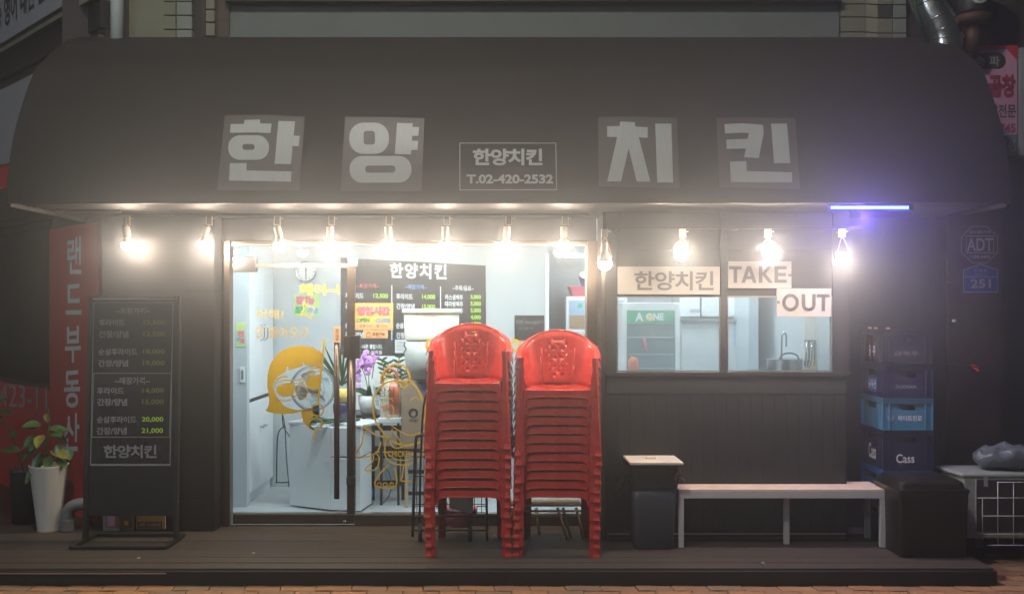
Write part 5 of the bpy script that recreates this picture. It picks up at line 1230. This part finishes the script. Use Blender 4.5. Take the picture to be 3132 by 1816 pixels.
bb = T('ball', 'shiny blue balloon shaped ball on the shop floor', 'ball', P(1118, 1540, .8)); bb.add(MB().ball(P(1118, 1506, .8), .066, (1, 1, 1.12), 28), 'skin', 'ball_blue', smooth=True)
hp2 = T('hose_loop', 'thin grey hose hanging in a loop under the black table', 'hose', P(1150, 1540, .85)); hp2.add(MB().tube([P(1155+42*math.sin(a*PI/10), 1480+62*math.cos(a*PI/10)*(-1), .85) for a in range(1, 20)], .005, 8), 'hose_tube', 'pvc_grey', smooth=True)
orc = T('orchid_plant', 'purple orchid with broad green leaves in a white pot', 'plant', P(1128, 1266, TYY+.1)); oc_ = P(1128, 1266, TYY+.1); oc_.z = tz
orc.add(MB().lathe([(.065, 0), (.09, .10), (.095, .16), (.085, .16), (.08, .13), (.002, .13)], oc_, 28), 'pot', 'pot_white', smooth=True)
for k in range(9):
    a = k*2*PI/9; leafmesh(orc, oc_+Vector((0, 0, .14)), .20, .075, (math.cos(a), math.sin(a)*.5, .55+.3*(k % 3)), (0, -.4, 1), 'leaf_dark', .35)
ro = random.Random(2)
for k in range(3): orc.add(MB().tube(smooth_path([oc_+Vector((0, 0, .15)), oc_+Vector((-.03+.03*k, 0, .32)), P(1100+22*k, 1110, TYY+.1)], 5), .004, 6), 'stem', 'leaf_green', smooth=True)
def petals():
    m = MB()
    for k in range(5):
        a = k*2*PI/5+.3; c = Vector((math.cos(a)*.011, 0, math.sin(a)*.011)); m.ball(c, .011, (1, .35, 1), 8)
    m.ball((0, -.006, 0), .006, (1, 1, 1), 6); bmesh.ops.recalc_face_normals(m.b, faces=m.b.faces); me = bpy.data.meshes.new('flower'); m.b.to_mesh(me); m.b.free(); me.materials.append(M['orchid_petal']); me.polygons.foreach_set('use_smooth', [True]*len(me.polygons)); return me
pt = petals()
for k in range(60):
    px, py_ = (1118+ro.gauss(0, 16), 1105+ro.gauss(0, 18)) if k < 48 else (1093+ro.gauss(0, 5), 1150+ro.gauss(0, 12))
    o = bpy.data.objects.new('flower', pt); COL.objects.link(o); o.parent = orc.o; o.location = P(px, py_, TYY+.04+ro.uniform(-.04, .06))-orc.loc; o.rotation_euler = (ro.uniform(-.6, .6), ro.uniform(-3, 3), ro.uniform(-.6, .6))
rbn = orc.add(MB().hexa([P(1150, 1250, TYY-.02), P(1164, 1245, TYY-.02), P(1164, 1245, TYY-.018), P(1150, 1250, TYY-.018)], [P(1128, 1160, TYY-.0), P(1140, 1158, TYY-.0), P(1140, 1158, TYY+.002), P(1128, 1160, TYY+.002)]), 'ribbon', 'poster_pale')
text_on(orc, '축\n개\n업', None, FP(TYY-.022).hit, 'print_black', 0, off=.002, quad=[(1138, 1180), (1148, 1180), (1160, 1238), (1150, 1240)])
zz_ = T('house_plant', 'dark green feathery leaved plant beside the orchid', 'plant', P(1200, 1250, TYY+.25)); zc0 = P(1205, 1262, TYY+.25)
zz_.add(MB().lathe([(.05, 0), (.07, .10), (.002, .10)], (zc0.x, zc0.y, tz), 20), 'pot', 'pot_dark', smooth=True)
for k, (tx, ty) in enumerate(((1165, 1095), (1185, 1105), (1222, 1085), (1240, 1130))):
    a, b = zc0+Vector((0, 0, .05)), P(tx, ty, TYY+.22); zz_.add(MB().tube([a, a.lerp(b, .5)+Vector((0, 0, .01)), b], .005, 6), 'stem', 'leaf_green', smooth=True)
    for i in range(7):
        q = a.lerp(b, .35+.1*i)
        for s_ in (-1, 1): leafmesh(zz_, q, .07, .026, (s_*.9, -.2, .6), (0, -1, .3), 'leaf_dark', .1)
dc = T('house_plant', 'long bladed green plant behind the door pull bar', 'plant', P(1045, 1270, .8)); d0 = P(1045, 1262, .8)
dc.add(MB().lathe([(.045, -.0), (.07, .06), (.075, .13), (.05, .15)], (d0.x, d0.y, zf+.03), 20), 'vase', 'crate_navy', smooth=True); dc.add(MB().lathe([(.06, .15), (.065, .25), (.045, .26)], (d0.x, d0.y, zf+.03), 20), 'wrapping', 'poster_yellow', smooth=True)
for k, (tx, ty) in enumerate(((955, 1050), (975, 1062), (992, 1048), (1005, 1080), (985, 1110), (1070, 1060), (1085, 1100), (1055, 1035), (1040, 1050), (1098, 1130))):
    a, b = P(1045, 1180, .8), P(tx, ty, .75); leafmesh(dc, a, (b-a).length, .022, b-a, (0, -1, .2), 'leaf_dark', .06)
# jug bag, tub, cardboard box
jg = T('product_bag', 'clear bag with orange packet and black brush lettering on the marble stool', 'bag', P(1192, 1278, .78)); yj = .76
zj = sz; jx0, jx1 = X(1160, yj), X(1225, yj)
m = loft(MB(), [rring((jx0+jx1)/2, yj+.06, .085, .05, zj+.001, .02), rring((jx0+jx1)/2, yj+.06, .092, .055, zj+.14, .03), rring((jx0+jx1)/2+.0, yj+.06, .080, .05, zj+.27, .03), rring((jx0+jx1)/2+.0, yj+.06, .05, .03, zj+.33, .02)]); jg.add(m, 'bag_body', 'bag_pale', smooth=True)
jg.add(loft(MB(), [rring((jx0+jx1)/2+.035, yj+.003, .04, .004, zj+.03, .003), rring((jx0+jx1)/2+.035, yj-.001, .045, .004, zj+.22, .003), rring((jx0+jx1)/2+.03, yj+.005, .03, .004, zj+.30, .003)]), 'packet', 'jug_orange', smooth=True)
jg.add(MB().tube(smooth_path([P(1166, 1172, yj), P(1172, 1142, yj), P(1190, 1126, yj), P(1212, 1138, yj), P(1218, 1168, yj)], 5), .012, 10), 'handle', 'jug_orange', smooth=True)
text_on(jg, '삼실', (1158, 1184, 1206, 1212), FP(yj-.012).hit, 'print_black', .0); text_on(jg, '무항생제', (1160, 1218, 1212, 1228), FP(yj-.012).hit, 'print_black', .0); text_on(jg, 'SAVOY', (1160, 1240, 1204, 1250), FP(yj-.012).hit, 'print_red', .02)
YX = .62; cbx = T('cardboard_box', 'tall brown cardboard box with a blue panel beside the trolley', 'box', P(1290, 1375, YX)); 
cbx.add(MB().box(X(1228, YX), X(1352, YX), YX, YX+.3, Z(1372, YX), Z(1163, YX)), 'carton', 'cardboard', bevel=.003)
shape_on(cbx, [[(1270, 1165), (1350, 1165), (1350, 1290), (1310, 1235)]], FP(YX).hit, 'cardboard_blue', .002, 'blue_panel'); shape_on(cbx, [[(1264+15*math.cos(a*PI/9), 1262+14*math.sin(a*PI/9)) for a in range(18)], [(1264+8*math.cos(a*PI/6), 1264+9*math.sin(a*PI/6)) for a in range(12)]], FP(YX).hit, 'print_black', .002, 'emblem')
text_on(cbx, '치킨', (1250, 1280, 1278, 1288), FP(YX).hit, 'print_black', .02)
tbx = T('box_stand', 'tan wooden stand under the cardboard box', 'stand', (X(1290, YX), YX+.1, 0)); zb3 = Z(1372, YX)-.001
tbx.add(MB().box(X(1236, YX), X(1350, YX), YX+.01, YX+.3, zb3-.03, zb3), 'top', 'black_metal')
for px in (1242, 1300, 1345): tbx.add(MB().box(X(px, YX)-.013, X(px, YX)+.013, YX+.02, YX+.05, 0, zb3-.031), 'leg', 'wood_tan', bevel=.002)
for z0 in (.10, .28): tbx.add(MB().box(X(1236, YX), X(1350, YX), YX+.051, YX+.07, z0, z0+.03), 'rail', 'black_metal')
zt5 = Z(1160, YX); tu = T('storage_tub', 'grey plastic bucket on the cardboard box behind the glass', 'bucket', P(1318, 1161, YX+.14)); tc_ = P(1320, 1160, YX+.16); tc_.z = zt5+.002
tu.add(MB().lathe([(.205, 0), (.222, .12), (.235, Z(1042, YX)-zt5-.012), (.22, Z(1042, YX)-zt5-.01)], tc_, 40), 'bucket_body', 'tub_grey', smooth=True)
t2 = T('storage_tub', 'cream lidded food tub stacked on top of the grey bucket', 'bucket', tc_+Vector((0, 0, .33))); z5 = Z(1040, YX)-zt5; z6 = Z(945, YX)-zt5
t2.add(MB().lathe([(.224, z5-.008), (.228, z5+.01), (.236, z6-.04)], tc_, 40), 'tub_body', 'tub_cream', smooth=True); t2.add(MB().lathe([(.236, z6-.039), (.252, z6-.036), (.250, z6-.012), (.238, z6), (.02, z6+.002)], tc_, 40), 'lid', 'tub_cream', smooth=True)
cl = tu.add(MB().tube(smooth_path([P(1240, 1042, YX-.06), P(1236, 1056, YX-.06), P(1242, 1066, YX-.06), P(1235, 1078, YX-.06)], 4), .006, 6), 'clip', 'steel', smooth=True)
# kitchen seen past the inner door opening
fx0 = X(1731, 2.0); df = T('display_fridge', 'white display fridge with photo door beyond the inner doorway', 'fridge', (fx0+.3, 2.2, 0)); zF = Z(906, 2.0)
df.add(MB().box(fx0, fx0+.6, 2.0, 2.45, 0, zF), 'cabinet', 'cabinet_white', bevel=.006)
df.add(MB().box(X(1742, 1.995), fx0+.56, 1.992, 1.999, Z(1004, 1.99), Z(918, 1.99)), 'photo_panel', 'fridge_photo'); df.add(MB().box(X(1742, 1.99), fx0+.56, 1.988, 1.9915, Z(1004, 1.99), Z(964, 1.99)), 'photo_shelf', 'cardboard')
df.add(MB().box(X(1768, 1.99), X(1781, 1.99), 1.985, 1.9875, Z(941, 1.99), Z(927, 1.99)), 'sticker', 'fridge_green')
df.add(MB().box(fx0+.01, fx0+.58, 1.99, 1.9995, .05, Z(1012, 1.99)), 'lower_door', 'fan_white', bevel=.003)
bs = T('plastic_basin', 'pink plastic basin on top of the display fridge', 'basin', P(1775, 905, 2.1)); c = P(1780, 905, 2.15); c.z = zF+.002
bs.add(loft(MB(), [rring(c.x, c.y, .11, .10, c.z, .03), rring(c.x, c.y, .13, .12, c.z+.085, .03), rring(c.x, c.y, .145, .13, c.z+.088, .03), rring(c.x, c.y, .145, .13, c.z+.096, .03)]), 'bowl', 'basket_pink', smooth=False, bevel=.002)
bs = T('plastic_basin', 'purple plastic basin standing in the pink one', 'basin', P(1790, 880, 2.1)); c = P(1797, 880, 2.15)
bs.add(MB().lathe([(.06, -.0), (.085, .09), (.094, .095)], (c.x, c.y, zF+.10), 24), 'bowl', 'basin_purple', smooth=True)
ft = T('ceiling_light', 'white fluorescent tube light on the kitchen ceiling', 'ceiling light', P(1765, 784, 1.9)); yk = 1.75; ft.add(MB().box(X(1728, yk), X(1900, yk), yk, yk+.06, Z(787, yk), Z(779, yk)), 'tube', 'tube_white', bevel=.003)
ft.add(MB().box(X(1728, yk), X(1900, yk), yk, yk+.08, Z(779, yk)+.001, Z(774, yk)), 'housing', 'cabinet_white')
# ---------------------------------------------------------------- kitchen behind the serving windows
YK = .95
kf = T('drinks_fridge', 'upright drinks fridge with green header behind the steamed window', 'fridge', (X(1990, YK), YK+.2, 0))
kf.add(MB().box(X(1905, YK), X(2082, YK), YK+.03, YK+.5, .02, Z(925, YK)), 'cabinet', 'cabinet_white', bevel=.008)
kf.add(MB().box(X(1918, YK), X(2064, YK), YK+.018, YK+.029, Z(988, YK), Z(949, YK)), 'header', 'fridge_green'); text_on(kf, 'A', (1943, 955, 1968, 982), FP(YK+.018).hit, 'print_white', .04); text_on(kf, 'ONE', (1976, 957, 2030, 980), FP(YK+.018).hit, 'print_white', .04); shape_on(kf, [[(1990+10*math.cos(a*PI/8), 972+10*math.sin(a*PI/8)) for a in range(16)]], FP(YK+.018).hit, 'poster_yellow', .005, 'emblem')
kf.add(MB().box(X(1918, YK), X(2064, YK), YK+.018, YK+.029, .2, Z(990, YK)), 'door_glass', 'fridge_dark')
for py_ in (1030, 1082, 1125): kf.add(MB().box(X(1920, YK), X(2062, YK), YK+.010, YK+.0175, Z(py_+3, YK), Z(py_, YK)), 'shelf', 'blade_clear')
kf.add(MB().box(X(2066, YK), X(2080, YK), YK+.0, YK+.029, .1, Z(930, YK)), 'door_edge', 'cabinet_white', bevel=.004)
kf.add(MB().tube([P(1970, 1034, YK-.01), P(1976, 1076, YK-.01)], .013, 8), 'red_handle', 'basket_pink', smooth=True)
oj = T('orange_apron', 'orange cloth hanging low inside the steamed window', 'cloth', P(1935, 1137, .3)); oj.add(MB().ball(P(1938, 1118, .3), .06, (.8, .4, 1.2), 16, .2), 'cloth', 'jug_orange', smooth=True)
kc = T('kitchen_cabinet', 'pale steel kitchen wall units along the back of the kitchen', 'cabinet', (1.9, 2.4, 0))
kc.add(MB().box(X(2085, 1.8), X(2290, 1.8), 1.8, 2.3, 0, Z(985, 1.8)), 'lower_unit', 'fan_white', bevel=.005); kc.add(MB().box(X(2082, 1.75), X(2290, 1.75), 1.75, 2.3, Z(984, 1.75), Z(975, 1.75)), 'shelf', 'steel', bevel=.003)
for x0 in (2085, 2155, 2225): kc.add(MB().box(X(x0+2, 1.7), X(x0+66, 1.7), 1.86, 2.3, Z(968, 1.9), Z(880, 1.9)), 'wall_unit', 'cabinet_white', bevel=.005)
kc.add(MB().box(X(2110, 1.8), X(2140, 1.8), 1.79, 1.799, Z(950, 1.8)-.02, Z(945, 1.8)), 'label', 'line_grey'); sheet(kc, (2245, 990, 2280, 1060), 1.79, 'fridge_photo', 'paper', .004)
hd = T('partition', 'pale blue grey kitchen partition edge behind the right window', 'partition', (X(2300, 1.3), 1.3, 0)); hd.add(MB().box(X(2290, 1.3), X(2320, 1.3), 1.3, 1.9, 0, 2.4), 'panel', 'blade_clear', bevel=.003)
YN = .05
sk = T('sink_counter', 'steel sink counter under the right serving window', 'counter', (X(2400, YN), YN+.2, 0)); zk = Z(1150, YN)
sk.add(MB().box(X(2235, YN), X(2560, YN), YN, YN+.5, zk-.04, zk), 'worktop', 'steel', bevel=.004); sk.add(MB().box(X(2240, YN), X(2555, YN), YN+.02, YN+.48, 0, zk-.041), 'cabinet', 'fan_white')
fa = sk.add(MB().tube(smooth_path([P(2391, 1150, .3), P(2391, 1040, .3), P(2394, 1022, .3), P(2400, 1018, .3), P(2405, 1026, .3), P(2405, 1060, .3)], 5), .008, 12), 'tap', 'steel', smooth=True)
pt_ = T('cooking_pot', 'steel pot with arched handle on the sink counter', 'pot', P(2395, 1140, .2)); c = P(2400, 1137, .22); c.z = zk+.002
pt_.add(MB().lathe([(.13, 0), (.135, .01), (.14, .12), (.147, .125), (.136, .122)], c, 36), 'body', 'steel', smooth=True); pt_.add(MB().tube([c+Vector((.075*math.cos(a*PI/10)+.03, -.02, .12+.05*math.sin(a*PI/10))) for a in range(11)], .007, 8), 'handle', 'black_metal', smooth=True)
bw_ = T('bowl', 'shiny metal bowls at the foot of the right window', 'bowl', P(2300, 1145, .15)); 
for k, px in enumerate((2290, 2325)): bw_.add(MB().lathe([(.05, 0), (.085, .035), (.088, .037)], (X(px, .15), .15+.1*k, zk+.002), 28), 'bowl', 'steel' , smooth=True)
ut = T('utensil_rack', 'cream panel with hanging tongs and scissors at the right of the window', 'rack', P(2480, 1130, .1)); ut.add(MB().box(X(2460, .12), X(2500, .12), .12, .14, zk, 2.3), 'panel', 'tub_cream', bevel=.003)
ut.add(MB().box(X(2458, .1), X(2505, .1), .10, .108, Z(1043, .1), Z(1040, .1)), 'rail', 'steel')
for k, px in enumerate((2466, 2474, 2482, 2492)):
    ut.add(MB().tube([P(px, 1042, .095), P(px+1, 1085, .095), P(px-3, 1120, .095)], .004, 6), 'tool', 'black_metal' if k % 2 else 'steel', smooth=True); ut.add(MB().tube([P(px+6*math.cos(a*PI/5), 1112+10*math.sin(a*PI/5), .09) for a in range(11)], .003, 6), 'tool', 'black_metal' if k < 2 else 'poster_yellow', smooth=True)
ut.add(MB().tube([P(2510, 905, .13), P(2510, 1137, .13)], .006, 8), 'pipe', 'lamp_brass', smooth=True)
kp = T('partition', 'grey panel at the right inside edge of the right window', 'panel', P(2530, 1130, -.2)); kp.add(MB().box(X(2511, .16), X(2600, .16), .16, .19, 0, 2.3), 'panel', 'tub_grey')
so_ = T('wall_socket', 'small dark wall socket on the bright kitchen wall', 'socket', P(2424, 1010, 2.5)); so_.add(MB().box(X(2421, 2.49), X(2428, 2.49), 2.50, 2.518, Z(1020, 2.5), Z(994, 2.5)), 'plate', 'line_grey', bevel=.002)
# ================================================================== YELLOW DECALS ON THE GLASS
HG = FP(-.0005)
dg_ = T('glass_decal', 'yellow sticker of a bobbed head with sunglasses and straw on the glass door', 'decal', P(870, 1330, 0)); hg = FP(0).hit
g7 = lambda pts: [(780+x*.30798, 950+y*.30798) for x, y in pts]
hair = smooth_path([Vector(p) for p in [(670, 425), (600, 378), (520, 352), (440, 346), (350, 360), (270, 395), (200, 455), (150, 535), (125, 640), (122, 740), (135, 830), (140, 900), (128, 955), (104, 992)]], 4)
hair2 = smooth_path([Vector(p) for p in [(104, 992), (170, 1015), (260, 1024), (360, 1020), (450, 1005), (560, 980)]], 4)
hin = [(560, 972), (420, 985), (330, 965), (280, 935), (247, 895)]
face = [(240, 890), (200, 820), (178, 748), (182, 715), (230, 650), (310, 600), (322, 548), (335, 592), (480, 548), (470, 505), (500, 540), (650, 560), (662, 500)]
shape_on(dg_, [g7([(v.x, v.y) for v in hair]+[(v.x, v.y) for v in hair2[1:]]+hin+face)], hg, 'decal_yellow', .002, 'hair')
def dl(pts, wd, closed=False, th=dg_, mp=g7, name='line', mat='decal_yellow', sm=3):
    q = [(v.x, v.y) for v in smooth_path([Vector(p) for p in mp(pts)], sm, closed)]; shape_on(th, strokeloop(q, wd, closed), hg, mat, .002, name)
shape_on(dg_, [g7([(215, 745), (300, 718), (385, 712), (398, 745), (390, 800), (360, 845), (290, 858), (235, 835), (210, 790)])], hg, 'decal_yellow', .002, 'lens')
shape_on(dg_, [g7([(500, 690), (560, 645), (645, 628), (640, 700), (630, 775), (590, 785), (530, 765), (500, 725)])], hg, 'decal_yellow', .002, 'lens')
dl([(182, 726), (260, 695), (340, 688), (430, 690), (480, 665), (530, 630), (650, 592)], 3.6); dl([(215, 880), (300, 893), (380, 872), (420, 820), (430, 740), (470, 700), (500, 770), (560, 825), (620, 830)], 3.2)
dl([(215, 690), (265, 655), (325, 655)], 4.5); dl([(525, 600), (590, 572), (650, 568)], 4); dl([(430, 820), (510, 822), (500, 862), (450, 862), (430, 820)], 3); dl([(442, 790), (450, 740), (480, 745)], 2.6)
dl([(690, 280), (665, 520), (645, 740), (622, 920)], 6.5, sm=1); dl([(620+60*math.cos(a*PI/8), 985+58*math.sin(a*PI/8)) for a in range(16)], 4.6, True); dl([(605+62*math.cos(a*PI/8), 1122+60*math.sin(a*PI/8)) for a in range(-7, 9)], 4.6)
shape_on(dg_, [g7([(458, 995), (560, 970), (560, 1010), (580, 1045), (545, 1080), (545, 1130), (590, 1175), (590, 1190), (530, 1165), (480, 1100), (460, 1040)])], hg, 'decal_yellow', .002, 'cup'); dl([(590, 1190), (576, 1280)], 5, sm=1)
dt = T('glass_decal', 'orange yellow handwritten Korean greeting on the upper glass door', 'decal', P(860, 1030, 0))
text_on(dt, '헤이~!', (916, 868, 1038, 902), hg, 'decal_yellow', .03); text_on(dt, '머해?', (786, 946, 868, 976), hg, 'decal_yellow', .0); text_on(dt, '안 들어오고', (781, 998, 944, 1034), hg, 'decal_yellow', .0)
shape_on(dt, strokeloop([(926, 922), (945, 938), (963, 942), (952, 962), (954, 975), (938, 964), (918, 963), (929, 948)], 3, True), hg, 'decal_yellow', .002, 'star')
# plain line drawing of a standing hen (generic) on the fixed pane
dh = T('glass_decal', 'yellow line drawing of a chicken with an apron on the fixed pane', 'decal', P(1190, 1490, 0)); hg = FP(.008).hit
idm = lambda p: p
def hl(pts, wd=5.6, closed=False, sm=4): dl(pts, wd, closed, th=dh, mp=idm, sm=sm)
hl([(1180, 1330), (1150, 1290), (1140, 1240), (1150, 1200), (1178, 1172), (1215, 1165), (1262, 1172), (1290, 1215), (1302, 1262), (1295, 1295)])
hl([(1172, 1172), (1168, 1148), (1180, 1128), (1206, 1114), (1235, 1120), (1252, 1145), (1250, 1168), (1234, 1186), (1222, 1170)]); hl([(1172, 1166), (1172, 1150), (1190, 1144), (1204, 1150)])
hl([(1180, 1330), (1195, 1345), (1240, 1362), (1290, 1350)]); hl([(1195, 1300), (1250, 1330), (1300, 1316)], 3.5); hl([(1200, 1310), (1192, 1345), (1205, 1368), (1230, 1362), (1205, 1320)], 4)
hl([(1180, 1335), (1150, 1330), (1120, 1310), (1112, 1325), (1105, 1360), (1085, 1392), (1100, 1400), (1150, 1385), (1165, 1350)], 4.4); hl([(1142, 1385), (1140, 1410), (1116, 1436), (1150, 1434), (1160, 1400), (1150, 1385)], 4); hl([(1128, 1310), (1112, 1300), (1118, 1325)], 4)
hl([(1180, 1340), (1178, 1390), (1200, 1415), (1245, 1420), (1285, 1400), (1300, 1350)], 4); hl([(1180, 1380), (1215, 1405), (1260, 1402), (1295, 1380)], 3)
hl([(1190, 1420), (1160, 1450), (1148, 1485), (1210, 1487), (1208, 1430)], 4.6, sm=3); hl([(1235, 1420), (1230, 1460), (1228, 1470), (1290, 1470)], 4, sm=3)
for x in (1160, 1178, 1198): hl([(x+6*math.cos(a*PI/5), 1481+6*math.sin(a*PI/5)) for a in range(10)], 2.6, True, 2)
hl([(1186, 1225), (1195, 1218), (1202, 1226)], 3); hl([(1176, 1262), (1188, 1280), (1202, 1264), (1200, 1240), (1180, 1240), (1176, 1262)], 3); hl([(1255, 1225), (1268, 1215), (1285, 1222)], 3)
text_on(dh, 'CHICKEN', (1186, 1378, 1262, 1396), hg, 'decal_yellow', .01, off=.002)
for px in (1318, 1576):
    shape_on(dh, [[(px+18*math.cos(a*PI/10), 1056+20*math.sin(a*PI/10)) for a in range(20)], [(px+9*math.cos(a*PI/10), 1056+11*math.sin(a*PI/10)) for a in range(20)]], hg, 'decal_yellow', .002, 'ring')
# opening hours card and packing card on the outside of the glass
oh = T('notice_card', 'yellow opening hours card reading OPEN and CLOSE on the glass', 'notice', P(1142, 1005, -.02)); Yn_ = -.012; hn = FP(Yn_).hit
sheet(oh, (1083, 927, 1202, 1009), Yn_, 'poster_yellow', 'card', .003); sheet(oh, (1085, 986, 1200, 1006), Yn_-.0012, 'poster_peach', 'lower_band', .001)
text_on(oh, '영업시간', (1091, 936, 1194, 965), hn, 'print_pink', .09, off=.002); text_on(oh, 'OPEN', (1091, 972, 1130, 985), hn, 'fridge_green', .05, off=.002); text_on(oh, 'CLOSE', (1148, 972, 1194, 985), hn, 'print_blue', .05, off=.002); text_on(oh, '오후 2시 ~ 밤 12시', (1099, 991, 1184, 1001), hn, 'print_brown', .0, off=.003)
pq = T('notice_card', 'peach card reading packing available below the opening hours card', 'notice', P(1148, 1035, -.02)); sheet(pq, (1111, 1010, 1186, 1034), Yn_, 'poster_peach', 'card', .003)
text_on(pq, '포장가능', (1139, 1016, 1177, 1026), hn, 'print_brown', .03, off=.002); text_on(pq, 'TAKE OUT', (1150, 1028, 1166, 1031), hn, 'print_brown', .0, off=.002); shape_on(pq, strokeloop([(1121, 1018), (1133, 1018), (1134, 1030), (1120, 1030)], 1.5, True), hn, 'print_brown', .002, 'bag_icon'); shape_on(pq, strokeloop([(1124, 1018), (1125, 1014), (1129, 1014), (1130, 1018)], 1.3), hn, 'print_brown', .002, 'bag_icon')
# ================================================================== HAZE, ADDED TO STAND IN FOR LENS GLARE
hz_ = MB().box(-7.5, 7.5, -13, 4.2, -1.3, 6.5).done('glare_haze', 'black_panel'); hz_['kind'] = 'stuff'
hm = bpy.data.materials.new('glare_haze'); hm.use_nodes = True; n = hm.node_tree; n.nodes.remove(n.nodes['Principled BSDF'])
v = n.nodes.new('ShaderNodeVolumePrincipled'); v.inputs['Density'].default_value = HAZE; v.inputs['Anisotropy'].default_value = .88; v.inputs['Color'].default_value = (.84, .91, 1, 1)
n.links.new(v.outputs[0], n.nodes['Material Output'].inputs['Volume']); hz_.data.materials.clear(); hz_.data.materials.append(hm)
